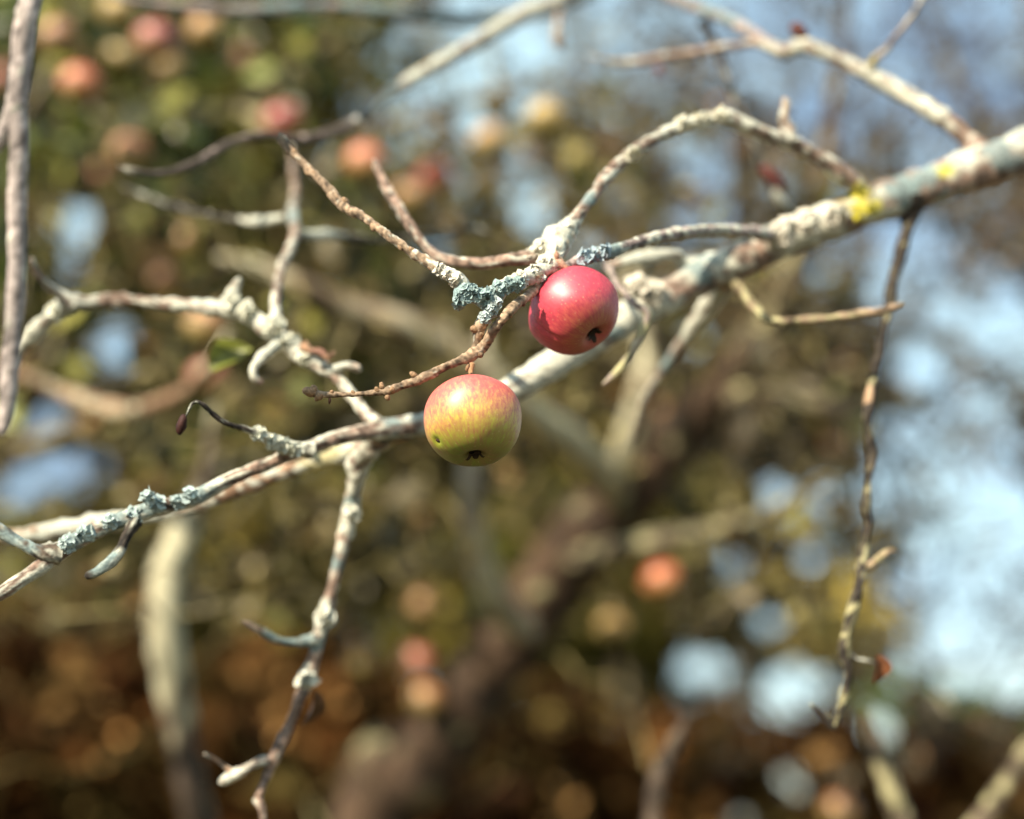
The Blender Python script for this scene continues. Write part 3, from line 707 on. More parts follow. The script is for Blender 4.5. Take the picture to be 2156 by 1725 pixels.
# ------------------------------------------------------------------ apples
def apple_mesh(name, Rr, H, seed, seg=64, ring=44, groove=None):
    V = []
    for i in range(ring + 1):
        u = math.pi * i / ring
        su, cu = math.sin(u), math.cos(u)
        x = Rr * (su ** .86 if su > 1e-6 else 0.0) * (1 + .075 * cu)
        z0 = H * cu * (1.0 if cu > 0 else .98)
        for j in range(seg):
            a = 2 * math.pi * j / seg
            d = Vector((math.cos(a) * su, math.sin(a) * su, cu))
            lump = 1 + .05 * noise.noise(d * 1.3 + Vector((seed * 5.3, 0, 0))) + (.014 * math.cos(5 * a + seed) * max(0, -cu))
            g = 1.0
            if groove is not None and .12 * math.pi < u < .86 * math.pi:
                da = (a - groove + math.pi) % (2 * math.pi) - math.pi
                e = math.sin((u / math.pi - .12) / .74 * math.pi)
                g = 1 - .055 * e * math.exp(-(da / .06) ** 2) + .014 * e * math.exp(-((da - .14) / .07) ** 2)
            xx = x * lump * g
            z = z0 * (1 + .02 * noise.noise(d * 1.1 + Vector((0, seed * 2.2, 4))))
            z -= (.36 * H * math.exp(-(x / (.30 * Rr)) ** 2)) if cu > 0 else 0
            z += (.27 * H * math.exp(-(x / (.27 * Rr)) ** 2)) if cu < 0 else 0
            V.append((xx * math.cos(a), xx * math.sin(a), z))
    i = np.arange((ring + 1) * seg).reshape(ring + 1, seg)
    j = np.roll(i, -1, axis=1)
    F = np.stack([i[:-1].ravel(), i[1:].ravel(), j[1:].ravel(), j[:-1].ravel()], 1)
    return mesh_np(name, np.array(V), F)

def calyx_mesh(Rr, H, seed):
    """dry sepals and an eye painted dark as shade in the basin under the fruit"""
    rg = np.random.default_rng(seed)
    V, F, C = [], [], []
    zb = -.73 * H
    m = 10
    V.append((0, 0, zb + .0005)); C.append((.02, .012, .008))  # near-black disc colour stands for the shade in the hollow
    for j in range(m):
        a = 2 * math.pi * j / m
        V.append((math.cos(a) * .13 * Rr, math.sin(a) * .13 * Rr, zb - .045 * H)); C.append((.035, .02, .012))
    for j in range(m):
        F.append((0, 1 + (j + 1) % m, 1 + j))
    for k in range(5):
        a = 2 * math.pi * k / 5 + rg.uniform(-.3, .3)
        ln = Rr * rg.uniform(.06, .30)
        dx, dy = math.cos(a), math.sin(a)
        b0 = len(V)
        for t in (0, .35, .7, 1.0):
            wd = Rr * .075 * (1 - t) ** .7
            rr = .09 * Rr + ln * t * .75
            z = zb - .05 * H - ln * .75 * math.sin(t * 2.0) + .25 * ln * t * t
            for s in (-1, 1):
                V.append((dx * rr - dy * wd * s, dy * rr + dx * wd * s, z)); C.append((.025 + .02 * t, .015 + .01 * t, .008))
        for q in range(3):
            F.append((b0 + 2 * q, b0 + 2 * q + 1, b0 + 2 * q + 3)); F.append((b0 + 2 * q, b0 + 2 * q + 3, b0 + 2 * q + 2))
    return mesh_np('calyx', np.array(V), np.array(F), np.array(C))

def stalk_mesh(Rr, H, length, lean, seed, r=.0016):
    c = np.array([(0, 0, .58 * H), (lean[0] * .2, lean[1] * .2, .58 * H + length * .35), (lean[0] * .6, lean[1] * .6, .58 * H + length * .75), (lean[0], lean[1], .58 * H + length)])
    s = catmull(np.hstack([c, np.array([[r], [r * .9], [r * 1.0], [r * 1.9]])]), .0016)
    t, n, b = frames(s[:, :3])
    m, sd = len(s), 9
    V, C = [], []
    for i in range(m):
        for j in range(sd):
            a = 2 * math.pi * j / sd
            f = 1 + .18 * noise.noise(Vector((i * .5, math.cos(a), seed)))
            V.append(s[i, :3] + (n[i] * math.cos(a) + b[i] * math.sin(a)) * s[i, 3] * f)
            C.append(np.array((.40, .23, .12)) * (1 + .3 * noise.noise(Vector((i * .3, a, seed)))))
    i = np.arange(m * sd).reshape(m, sd); j = np.roll(i, -1, axis=1)
    F = np.stack([i[:-1].ravel(), j[:-1].ravel(), j[1:].ravel(), i[1:].ravel()], 1)
    return mesh_np('stalk', np.array(V), [F, np.array([[i[-1][0], i[-1][q], i[-1][q + 1]] for q in range(1, sd - 1)])], np.array(C))

def axis_rot(axis_cam, spin):
    d = (CR @ Vector(axis_cam)).normalized()
    return (d.to_track_quat('Z', 'Y') @ Quaternion((0, 0, 1), spin))

# the yellow-red apple, in focus
R1 = 104 * K * 1.0
q1 = axis_rot((-.07, .885, -.46), 0.4)
a1 = thing('apple', 'yellow-green apple with an orange-red streaked top, hanging from the sharp brown twig', 'apple', P(996, 889, 1.0), 'apples in focus')
a1.rotation_mode = 'QUATERNION'; a1.rotation_quaternion = q1
me1 = apple_mesh('skin', R1, R1 * .895, 1, 128, 88)
hl = q1.inverted() @ (CR @ Vector((-78 * K, -40 * K, math.sqrt(max(0, 104 ** 2 - 78 ** 2 - 40 ** 2)) * K)))
# snap the worm hole to the skin
best = min(me1.vertices, key=lambda v: (v.co.normalized() - hl.normalized()).length)
hole = best.co.copy(); hn = best.normal.copy()
for v in me1.vertices:
    dd = (v.co - hole).length
    v.co -= hn * .0014 * math.exp(-(dd / .0028) ** 2)
o = part('skin', me1, apple_skin('apple_skin_streaked', hole, 1.5, 1.35), a1)
o.color = (0.52, 0.11, 0.095, 0.55)
part('stalk', stalk_mesh(R1, R1 * .895, .0265, (-.0008, .001), 2), M_STALK, a1)
part('calyx', calyx_mesh(R1, R1 * .895, 4), M_STALK, a1)
wh = blob_mesh('worm_hole', (.0011, .0024, .0006), (.035, .015, .008), 5, rough=.6)
who = part('worm_hole', wh, M_STALK, a1, 'small dark worm hole low on the left of the apple')
who.location = hole - hn * .0011
who.rotation_mode = 'QUATERNION'
who.rotation_quaternion = hn.to_track_quat('Z', 'Y') @ Quaternion((0, 0, 1), R(40))

# the crimson apple above
R2 = 98 * K * 1.035
q2 = axis_rot((-.52, .66, -.45), 1.0)
gl = q2.inverted() @ (CR @ Vector((-.95, -.22, .42)))
a2 = thing('apple', 'crimson apple with a green base, hanging above and right of the yellow-red one', 'apple', P(1211, 657, 1.035), 'apples in focus')
a2.rotation_mode = 'QUATERNION'; a2.rotation_quaternion = q2
o = part('skin', apple_mesh('skin', R2, R2 * .85, 3, 128, 88, groove=math.atan2(gl.y, gl.x)), apple_skin('apple_skin_crimson', None, 1.0, 1.1, (0.17, 0.19, 0.025, 1), (0.40, 0.16, 0.05, 1)), a2)
o.color = (0.47, 0.034, 0.062, 1.27)
part('stalk', stalk_mesh(R2, R2 * .85, .020, (.002, .001), 5), M_STALK, a2)
part('calyx', calyx_mesh(R2, R2 * .85, 6), M_STALK, a2)

# ------------------------------------------------------------------ trees behind
SKY_GAPS = [  # x, y, rx, ry, strength: openings between the crowns
    (1060, 60, 130, 125, 1), (1120, 120, 95, 120, 1), (950, 190, 105, 50, .85), (1320, 30, 100, 95, 1), (1310, 100, 90, 55, 1), (955, 15, 60, 38, .8), (850, 60, 34, 34, .6), (800, 120, 30, 30, .5),
    (1115, 437, 50, 50, 1), (1735, 225, 85, 80, 1), (1850, 40, 260, 95, .9), (1560, 30, 150, 85, .9), (2010, 110, 170, 140, .9), (1700, 140, 130, 85, .7),
    (1480, 345, 65, 65, .75), (1965, 175, 75, 75, 1), (1925, 520, 85, 95, 1), (1985, 650, 65, 65, .8), (2110, 700, 95, 130, .8), (1960, 770, 75, 65, .8),
    (1985, 900, 110, 80, 1), (2060, 1020, 120, 110, .9), (2100, 1170, 140, 150, .92), (2010, 1220, 110, 100, .88), (2040, 1340, 105, 120, .9), (2140, 1370, 70, 130, .95),
    (1865, 1030, 55, 60, .95), (1625, 1045, 48, 48, .85), (1745, 1048, 46, 46, .8), (1717, 1172, 44, 44, .75), (1638, 1462, 62, 70, 1), (1738, 1442, 46, 46, .85),
    (1852, 1532, 46, 46, 1), (1660, 1640, 60, 48, .75), (185, 470, 84, 52, .75), (160, 565, 58, 46, .7), (240, 722, 56, 56, .9), (92, 890, 66, 60, 1),
    (170, 985, 66, 52, .75), (60, 1010, 50, 50, .7), (1150, 330, 36, 36, .5), (1240, 500, 36, 44, .5), (1500, 470, 48, 48, .6), (1860, 590, 50, 70, .8),
    (1550, 1712, 50, 30, .7), (700, 330, 40, 36, .5), (860, 250, 60, 50, .6), (760, 230, 50, 40, .5)]

def gap(p, soft=.35, scale=1.0):
    x, y, D = proj(p)
    g = np.zeros(len(p))
    for sx, sy, rx, ry, s in SKY_GAPS:
        d = np.sqrt(((x - sx) / (rx * scale)) ** 2 + ((y - sy) / (ry * scale)) ** 2)
        g = np.maximum(g, s * np.clip((1 + soft - d) / soft, 0, 1))
    return g

rgG = np.random.default_rng(77)
for _ in range(60):
    x_, y_ = rgG.uniform(1380, 2180), rgG.uniform(150, 1420)
    if rgG.uniform() < (.25 + .75 * (x_ - 1380) / 800):
        SKY_GAPS.append((x_, y_, *(2 * [rgG.uniform(26, 50)]), rgG.uniform(.7, 1)))
for _ in range(16):
    SKY_GAPS.append((rgG.uniform(880, 1450), rgG.uniform(150, 560), *(2 * [rgG.uniform(20, 36)]), rgG.uniform(.5, .9)))

def tubes_np(paths, sides=5):
    """paths: list of (pts (k,3), radii (k,), colours (k,3))"""
    V, F, C = [], [], []
    base = 0
    ang = np.linspace(0, 2 * math.pi, sides, endpoint=False)
    ca, sa = np.cos(ang), np.sin(ang)
    for pts, rad, col in paths:
        m = len(pts)
        t = np.gradient(pts, axis=0)
        t /= np.linalg.norm(t, axis=1)[:, None] + 1e-9
        ref = np.array([.31, .2, .93]) if abs(t[:, 2]).mean() < .8 else np.array([.95, .2, .1])
        n = np.cross(t, ref); n /= np.linalg.norm(n, axis=1)[:, None] + 1e-9
        b = np.cross(t, n)
        ring = pts[:, None] + (n[:, None] * ca[None, :, None] + b[:, None] * sa[None, :, None]) * rad[:, None, None]
        V.append(ring.reshape(-1, 3))
        C.append(np.repeat(col, sides, axis=0))
        i = base + np.arange(m * sides).reshape(m, sides)
        j = np.roll(i, -1, axis=1)
        F.append(np.stack([i[:-1].ravel(), j[:-1].ravel(), j[1:].ravel(), i[1:].ravel()], 1))
        base += m * sides
    return np.vstack(V), np.vstack(F), np.vstack(C)

def twig_colours(n, k, pal, rg):
    a = pal[rg.integers(len(pal), size=n)]
    return a

def grow(nodes, nrad, targets, rg, pal, step=.05, rmin=.0015, rk=.017, wig=.16):
    """twigs that leave the nearest branch and reach out to each target"""
    nodes = np.asarray(nodes); nrad = np.asarray(nrad)
    cap = len(nodes) + len(targets) * 12 + 10
    N = np.zeros((cap, 3)); NR = np.zeros(cap)
    n = len(nodes); N[:n] = nodes; NR[:n] = nrad
    d0 = np.min(np.linalg.norm(targets[:, None, :] - nodes[None, ::2, :], axis=2), axis=1)
    paths = []
    for k in np.argsort(d0):
        tg = targets[k]
        d = np.linalg.norm(N[:n] - tg, axis=1)
        i = int(np.argmin(d + .03 / (NR[:n] * 100 + .2)))
        L = d[i]
        if L < .03:
            continue
        p0 = N[i]
        m = int(min(11, max(4, L / step)))
        u = np.linspace(0, 1, m)[:, None]
        side = rg.normal(0, wig * L, 3); side[2] += .10 * L
        ctl = (p0 + tg) / 2 + side
        pts = (1 - u) ** 2 * p0 + 2 * u * (1 - u) * ctl + u ** 2 * tg
        pts[1:-1] += rg.normal(0, .018 * L + .003, (m - 2, 3))
        r0 = min(NR[i] * .8, rmin + L * rk + .0008)
        rad = r0 + (rmin - r0) * u[:, 0] ** .8
        c = pal[rg.integers(len(pal))] * rg.uniform(.7, 1.25)
        c2 = pal[rg.integers(len(pal))] * rg.uniform(.7, 1.25)
        mixu = np.clip((u + rg.normal(0, .3, (m, 1))), 0, 1)
        paths.append((pts, rad, np.clip(c * (1 - mixu) + c2 * mixu, .005, .8)))
        N[n:n + m - 1] = pts[1:]; NR[n:n + m - 1] = rad[1:]; n += m - 1
    return paths, N[:n], NR[:n]

def leaves_np(pos, size, pal, rg, droop=.4, colvar=.3):
    """folded leaf blades, five vertices and four triangles each"""
    n = len(pos)
    u = rg.normal(0, 1, (n, 3)); u[:, 2] -= droop; u /= np.linalg.norm(u, axis=1)[:, None]
    w_ = rg.normal(0, 1, (n, 3)); s = np.cross(u, w_); s /= np.linalg.norm(s, axis=1)[:, None]
    nn = np.cross(s, u)
    L = (size * rg.uniform(.6, 1.25, n))[:, None]
    W = L * rg.uniform(.26, .42, n)[:, None]
    f = rg.uniform(.1, .6, n)[:, None] * W
    v = np.stack([pos, pos + u * L * .5 + s * W + nn * f, pos + u * L * .5, pos + u * L * .5 - s * W + nn * f, pos + u * L - nn * f * .6], 1)
    b = (np.arange(n) * 5)[:, None]
    F = np.concatenate([b + np.array([[0, 1, 2]]), b + np.array([[0, 2, 3]]), b + np.array([[1, 4, 2]]), b + np.array([[2, 4, 3]])])
    c = pal[rg.integers(len(pal), size=n)] * rg.uniform(1 - colvar, 1 + colvar, (n, 1))
    return v.reshape(-1, 3), F, np.repeat(np.clip(c, .004, .8), 5, axis=0)

PAL_TWIG = np.array([(0.20, .18, .095), (0.34, .31, .19), (0.10, .08, .045), (0.06, .05, .028), (0.18, .17, .10), (0.42, .40, .28)])
PAL_TWIG_D = np.array([(0.10, .07, .042), (0.05, .036, .024), (0.15, .11, .065), (0.22, .19, .13)])
PAL_GREEN = np.array([(0.055, .095, .012), (0.11, .14, .02), (0.03, .05, .010), (0.19, .18, .03), (0.07, .065, .018)])
PAL_OLIVE = np.array([(0.125, .112, .042), (0.18, .16, .072), (0.06, .06, .022), (0.085, .065, .028), (0.25, .225, .13), (0.04, .048, .015)])
PAL_BROWN = np.array([(0.078, .032, .010), (0.042, .017, .007), (0.115, .054, .018), (0.020, .009, .005), (0.20, .115, .042), (0.10, .075, .025)])
PAL_GREY = np.array([(0.11, .095, .068), (0.07, .058, .04), (0.17, .145, .10), (0.05, .042, .028), (0.14, .09, .055)])

PAL_OLIVE = PAL_OLIVE * np.array([1.1, 1.0, .6]); PAL_TWIG = PAL_TWIG * np.array([1.1, 1.0, .7])
for pal_, k_ in ((PAL_OLIVE, .78), (PAL_TWIG, .85), (PAL_TWIG_D, .75), (PAL_GREEN, .78), (PAL_BROWN, .72), (PAL_GREY, .8)):
    pal_ *= k_
PAL_SPARK = np.vstack([PAL_OLIVE * .7, PAL_OLIVE * .5, np.array([(0.38, .33, .13), (0.45, .38, .20), (0.30, .30, .08), (0.34, .20, .08)])])  # pale leaf tones mixed in to stand for sunlit glints

def limb_np(rows, bark, off, name, parent, lich=.5, seed=0, tint='o', label=None, step=.02, sides=14):
    T = make_tube(rows, bark=bark, lich=lich, tint=tint, step=step, sides=sides, bump=.10, rings=0.0, seed=seed, off=off)
    part(name, T.me, M_BARK, parent, label)
    return T

APPLES = {
  'B': [(1395, 1225, 44, (.62, .13, .05), .85, 'coral and gold apple glowing alone right of the leaning trunk'),
        (893, 1275, 34, (.62, .30, .14), .6, 'pale peach apple, topmost of the blurred column left of the leaning trunk'),
        (876, 1394, 40, (.56, .17, .12), .9, 'dull pink apple in the middle of the blurred column left of the leaning trunk'),
        (895, 1474, 40, (.60, .27, .11), .7, 'peach apple, lowest of the blurred column left of the leaning trunk'),
        (762, 1394, 36, (.46, .27, .06), .3, 'dull gold apple left of the blurred apple column'),
        (868, 1300, 34, (.55, .30, .06), .35, 'gold apple tucked under the pale peach one'),
        (1290, 1322, 37, (.44, .27, .06), .3, 'gold-brown apple below and left of the coral and gold one'),
        (1412, 862, 32, (.36, .10, .06), .8, 'dim brown-red apple between limb and leaning trunk')],
  'C': [(170, 180, 46, (.68, .19, .09), .9, 'bright peach-orange apple, brightest in the upper left'),
        (120, 82, 42, (.42, .12, .09), .9, 'dull pink-red apple above the bright peach-orange one'),
        (328, 88, 46, (.40, .07, .08), 1.0, 'dark rose apple near the upper left under the top branch'),
        (436, 66, 42, (.58, .28, .10), .5, 'tan-orange apple right of the dark rose one, near the top'),
        (506, 132, 34, (.36, .09, .06), .9, 'small dim red apple below the top branch'),
        (258, 122, 40, (.45, .33, .08), .15, 'tan-yellow apple left of the dark rose one'),
        (250, 26, 44, (.48, .36, .09), .05, 'pale yellow apple cut by the top edge of the picture'),
        (356, 146, 38, (.42, .20, .05), .4, 'orange-brown apple under the dark rose one'),
        (274, 322, 44, (.52, .20, .10), .65, 'orange apple with a green base at the dark end of the upper branch'),
        (596, 256, 44, (.40, .075, .07), 1.1, 'dark red apple just above the tip of the long twig'),
        (770, 345, 46, (.66, .14, .08), .75, 'coral apple with a green base behind the forked pale twig'),
        (916, 377, 40, (.64, .085, .06), 1.1, 'red apple, reddest of the blurred ones over the centre'),
        (868, 415, 42, (.50, .24, .13), .7, 'dull peach apple half hidden beside the reddest blurred one'),
        (1022, 402, 40, (.62, .35, .12), .3, 'yellow-orange apple left of the round blue sky disc'),
        (1032, 300, 40, (.54, .28, .12), .5, 'tan-orange apple over the yellow-orange one'),
        (1046, 222, 36, (.40, .18, .12), .7, 'brownish pink apple, topmost of the three over the centre'),
        (1150, 252, 44, (.60, .48, .14), -.3, 'pale yellow apple below the dark far trunk'),
        (395, 511, 38, (.52, .18, .06), .8, 'orange apple left of the upright lichened branch'),
        (346, 590, 38, (.24, .05, .04), 1.0, 'dark maroon apple above the left arching branch'),
        (206, 376, 30, (.46, .13, .07), .8, 'small red-orange apple over the blue gap at the left'),
        (432, 690, 48, (.58, .26, .13), .6, 'large peach apple behind the folded green leaf'),
        (440, 795, 44, (.52, .22, .15), .8, 'pink apple under the folded green leaf'),
        (4, 172, 36, (.36, .05, .05), 1.0, 'dark red apple cut by the left edge behind the smooth branch')],
  'D': [(1768, 1708, 40, (.32, .13, .045), .8, 'orange apple cut by the bottom edge at the right')]}

M_SKIN = apple_skin('apple_skin_far', None, .8, 1.6, (0.17, 0.16, 0.03, 1), (0.36, 0.25, 0.075, 1))
SK = [apple_mesh('skin', .0295, .0262, s, 28, 20) for s in (7, 8, 9)]
for m_ in SK:
    m_.materials.append(M_SKIN)
ST = stalk_mesh(.031, .0275, .026, (.003, .002), 3); ST.materials.append(M_STALK)
CX = calyx_mesh(.031, .0275, 3); CX.materials.append(M_STALK)
def hang_apples(key, rg):
    tops = []
    for k, (x, y, r, c, amt, label) in enumerate(APPLES[key]):
        D = min(3.6, .031 / (r * K))
        p = P(x, y, D)
        t = thing('apple', label, 'apple', p, 'blurred apples hanging in the trees behind')
        t.rotation_mode = 'QUATERNION'
        t.rotation_quaternion = Quaternion((rg.normal(), rg.normal(), 0), rg.uniform(0, .5)) @ Quaternion((0, 0, 1), rg.uniform(0, 6.28))
        s = bpy.data.objects.new('skin', SK[k % 3]); s.color = (c[0] * .72, c[1] * .62, c[2] * .62, amt); link(s, t)
        link(bpy.data.objects.new('stalk', ST), t); link(bpy.data.objects.new('calyx', CX), t)
        up = t.rotation_quaternion @ Vector((.003, .002, .042))
        tops.append(list(p + up))
    return np.array(tops)

def off_apples(p, k=1.15):
    """False for points that would hang right in front of a fruit the photograph shows clear"""
    x, y, D = proj(p)
    ok = np.ones(len(p), bool)
    for lst in APPLES.values():
        for (ax, ay, ar, *_r) in lst:
            ok &= ~((np.hypot(x - ax, y - ay) < ar * k + 14) & (D < min(3.6, .031 / (ar * K)) + .05))
    return ok

def targets_in(n, xr, yr, Dr, rg, clear=False, gapk=1.0):
    a = np.stack([rg.uniform(*xr, n), rg.uniform(*yr, n), rg.uniform(*Dr, n)], 1)
    p = PN(a)
    g = gap(p, .2, .8) * gapk
    p = p[rg.uniform(0, 1, n) < (1 - g) ** 1.5]
    if clear:
        x, y, D = proj(p)
        tr = np.array([(700, 1860), (870, 1640), (1040, 1400), (1230, 1130), (1400, 940)], float)
        dist = np.full(len(p), 1e9)
        for (x1, y1), (x2, y2) in zip(tr[:-1], tr[1:]):
            u = np.clip(((x - x1) * (x2 - x1) + (y - y1) * (y2 - y1)) / ((x2 - x1) ** 2 + (y2 - y1) ** 2), 0, 1)
            dist = np.minimum(dist, np.hypot(x - x1 - u * (x2 - x1), y - y1 - u * (y2 - y1)))
        p = p[(dist > 150) | (D > 2.75)]
    return p[(p[:, 2] > .12) & off_apples(p)]

def nodes_of(tubes, every=2):
    return np.vstack([t.c[::every] for t in tubes]), np.concatenate([t.r[::every] for t in tubes])

def crown(parent, off, paths, leaves, label=None):
    v, f, c = tubes_np(paths)
    part('twigs', mesh_np('twigs', v - np.array(off), f, c), M_FARTWIG, parent, kind='stuff')
    if leaves is not None:
        v, f, c = leaves
        part('leaves', mesh_np('leaves', v - np.array(off), f, c, smooth=False), M_LEAF, parent, kind='stuff')

def to_ground(x, y, D):
    p = P(x, y, D); return p

# B: apple tree with the leaning trunk
rgB = np.random.default_rng(5)
gB = P(700, 1900, 2.75); gB.z = 0
tB = thing('apple_tree', 'apple tree with a thick dark trunk leaning to the right behind the apples', 'tree', gB)
x0, y0, D0 = world_to_pic(gB + Vector((-.05, 0, -.1)))
trB = limb_np([(x0, y0, D0, 118), (x0 + 40, y0 - 300, 2.72, 92), (770, 1800, 2.68, 84), (870, 1640, 2.62, 76, .15), (950, 1520, 2.58, 78, .12), (1040, 1400, 2.54, 80, .1), (1130, 1270, 2.5, 80, .1), (1230, 1130, 2.46, 80, .1), (1340, 1010, 2.42, 74, .1), (1440, 900, 2.4, 56, .3), (1540, 790, 2.36, 46, .3), (1640, 640, 2.36, 36, .3), (1720, 430, 2.4, 26), (1760, 200, 2.45, 18), (1790, -60, 2.5, 10)], 'umber', gB, 'trunk', tB, lich=.12, seed=60, sides=20)
LB = [trB]
for k, (rows, bk, lc, tn) in enumerate([
        ([(1300, 1040, 2.42, 40), (1262, 985, 2.3, 36, .9), (1200, 925, 2.22, 34, .95), (1120, 868, 2.16, 32, .9), (1040, 800, 2.12, 32, .8), (960, 738, 2.1, 32, .5), (900, 705, 2.08, 34, .6), (810, 672, 2.05, 30, .45), (720, 642, 2.03, 26, .4), (630, 598, 2.0, 20, .4), (540, 560, 2.0, 16), (460, 540, 2.0, 8)], 'tan', .8, 'g'),
        ([(1290, 1040, 2.42, 34), (1312, 975, 2.34, 32, .8), (1335, 900, 2.3, 30, .9), (1352, 830, 2.28, 26, .8), (1362, 740, 2.3, 20), (1340, 640, 2.3, 14), (1330, 520, 2.3, 8)], 'tan', .8, 'g'),
        ([(1120, 1330, 2.5, 34), (1060, 1290, 2.36, 32, .8), (1022, 1205, 2.28, 32, .95), (1000, 1120, 2.24, 30, .8), (990, 1030, 2.2, 26, .5), (1000, 930, 2.2, 20), (1030, 830, 2.2, 14), (1020, 700, 2.2, 8)], 'grey', .8, 'g'),
        ([(690, 2000, 2.74, 40), (580, 1960, 2.4, 36, .1), (480, 1860, 2.15, 34, .05), (420, 1720, 2.02, 34, .05), (394, 1610, 1.99, 34, .15), (375, 1500, 1.97, 36, .5), (358, 1400, 1.95, 38, .8), (346, 1300, 1.94, 38, 1), (350, 1210, 1.95, 38, 1), (372, 1150, 1.96, 36, .9), (398, 1085, 1.98, 28, .5), (425, 1020, 2.0, 18, .1), (440, 950, 2.02, 12, .1), (450, 860, 2.05, 7)], 'dark', .6, 'g'),
        ([(1180, 1190, 2.46, 30), (1330, 1150, 2.3, 24), (1480, 1120, 2.3, 20), (1620, 1080, 2.3, 15), (1750, 1010, 2.3, 9)], 'dark', .4, 'o'),
        ([(1500, 840, 2.38, 26), (1620, 830, 2.3, 22, .5), (1740, 860, 2.3, 18), (1860, 860, 2.3, 13), (1980, 830, 2.3, 8)], 'dark', .4, 'o')]):
    LB.append(limb_np(rows, bk, gB, 'limb', tB, lich=lc, seed=61 + k, tint=tn))
topsB = hang_apples('B', rgB)
nB, rB = nodes_of(LB)
tg = np.vstack([topsB, targets_in(1600, (-60, 1900), (380, 1330), (2.35, 3.4), rgB, True), targets_in(40, (-60, 1900), (1400, 1720), (2.3, 3.3), rgB, True), targets_in(450, (200, 1500), (200, 900), (2.3, 3.2), rgB)])
pB, NB, rNB = grow(nB, rB, tg, rgB, PAL_TWIG)
pB2, _, _ = grow(NB, rNB, targets_in(420, (-60, 1850), (420, 1360), (1.7, 2.3), rgB, True), rgB, np.vstack([PAL_TWIG, PAL_TWIG_D]), rk=.006)
pB = pB + pB2
sel = NB[rgB.integers(len(NB), size=3300)] + rgB.normal(0, .01, (3300, 3))
px, py, _ = proj(sel)
sel = sel[off_apples(sel) & (gap(sel) < .5) & (rgB.uniform(0, 1, len(sel)) < np.clip((1420 - py) / 250, .04, 1))]
crown(tB, gB, pB, leaves_np(sel, .055, PAL_SPARK, rgB, colvar=.4))

# C: apple tree at the left, greener, full of apples
rgC = np.random.default_rng(6)
gC = P(-260, 1900, 3.4); gC.z = 0
tC = thing('apple_tree', 'apple tree at the upper left, blurred green leaves and many apples', 'tree', gC)
x0, y0, D0 = world_to_pic(gC + Vector((0, 0, -.1)))
LC = [limb_np([(x0, y0, D0, 80), (x0 - 40, y0 - 300, 3.38, 66), (-240, 1500, 3.3, 60), (-160, 1250, 3.2, 56), (-60, 1050, 3.1, 50), (60, 820, 3.05, 46), (180, 640, 3.0, 42), (250, 420, 2.95, 34), (330, 230, 2.9, 26), (400, 40, 2.9, 18), (440, -160, 2.9, 9)], 'umber', gC, 'trunk', tC, lich=.02, seed=80)]
for k, rows in enumerate([
        [(165, 660, 3.0, 34), (300, 560, 2.85, 28), (450, 470, 2.75, 24), (620, 400, 2.65, 20), (780, 290, 2.6, 17), (930, 230, 2.6, 14), (1080, 190, 2.6, 11), (1200, 160, 2.6, 6)],
        [(250, 420, 2.95, 28), (380, 320, 2.8, 22), (520, 230, 2.7, 18), (660, 120, 2.65, 14), (780, 40, 2.6, 10), (880, -40, 2.6, 5)],
        [(110, 740, 3.0, 30), (60, 560, 2.8, 24), (0, 380, 2.7, 20), (60, 240, 2.6, 16), (140, 110, 2.55, 12), (200, -30, 2.5, 7)],
        [(-20, 980, 3.1, 30), (180, 900, 2.9, 26), (320, 880, 2.8, 24), (470, 830, 2.65, 20), (620, 800, 2.6, 15), (760, 720, 2.6, 9)],
        [(-110, 1150, 3.1, 26), (-90, 1050, 2.9, 20), (-60, 900, 2.8, 14), (-160, 800, 2.8, 8)]]):
    LC.append(limb_np(rows, 'dark', gC, 'limb', tC, lich=.4, seed=81 + k))
topsC = hang_apples('C', rgC)
nC, rC = nodes_of(LC)
tg = np.vstack([topsC, targets_in(1100, (-150, 900), (-120, 1000), (2.2, 3.7), rgC), targets_in(380, (800, 1350), (-60, 700), (2.3, 3.4), rgC, gapk=.6)])
pC, NC, _ = grow(nC, rC, tg, rgC, PAL_TWIG)
sel = NC[rgC.integers(len(NC), size=3200)]
px, py, _ = proj(sel)
sel = sel[off_apples(sel) & (gap(sel) < .5) & (rgC.uniform(0, 1, len(sel)) < np.clip(1.25 - px / 800, .05, 1) * np.clip(1.5 - py / 900, .1, 1))]
crown(tC, gC, pC, leaves_np(sel, .062, np.vstack([PAL_GREEN, PAL_GREEN * .5, np.array([(0.36, .34, .07), (0.30, .34, .10)])]), rgC))  # pale tones among the green leaves stand for sunlit glints

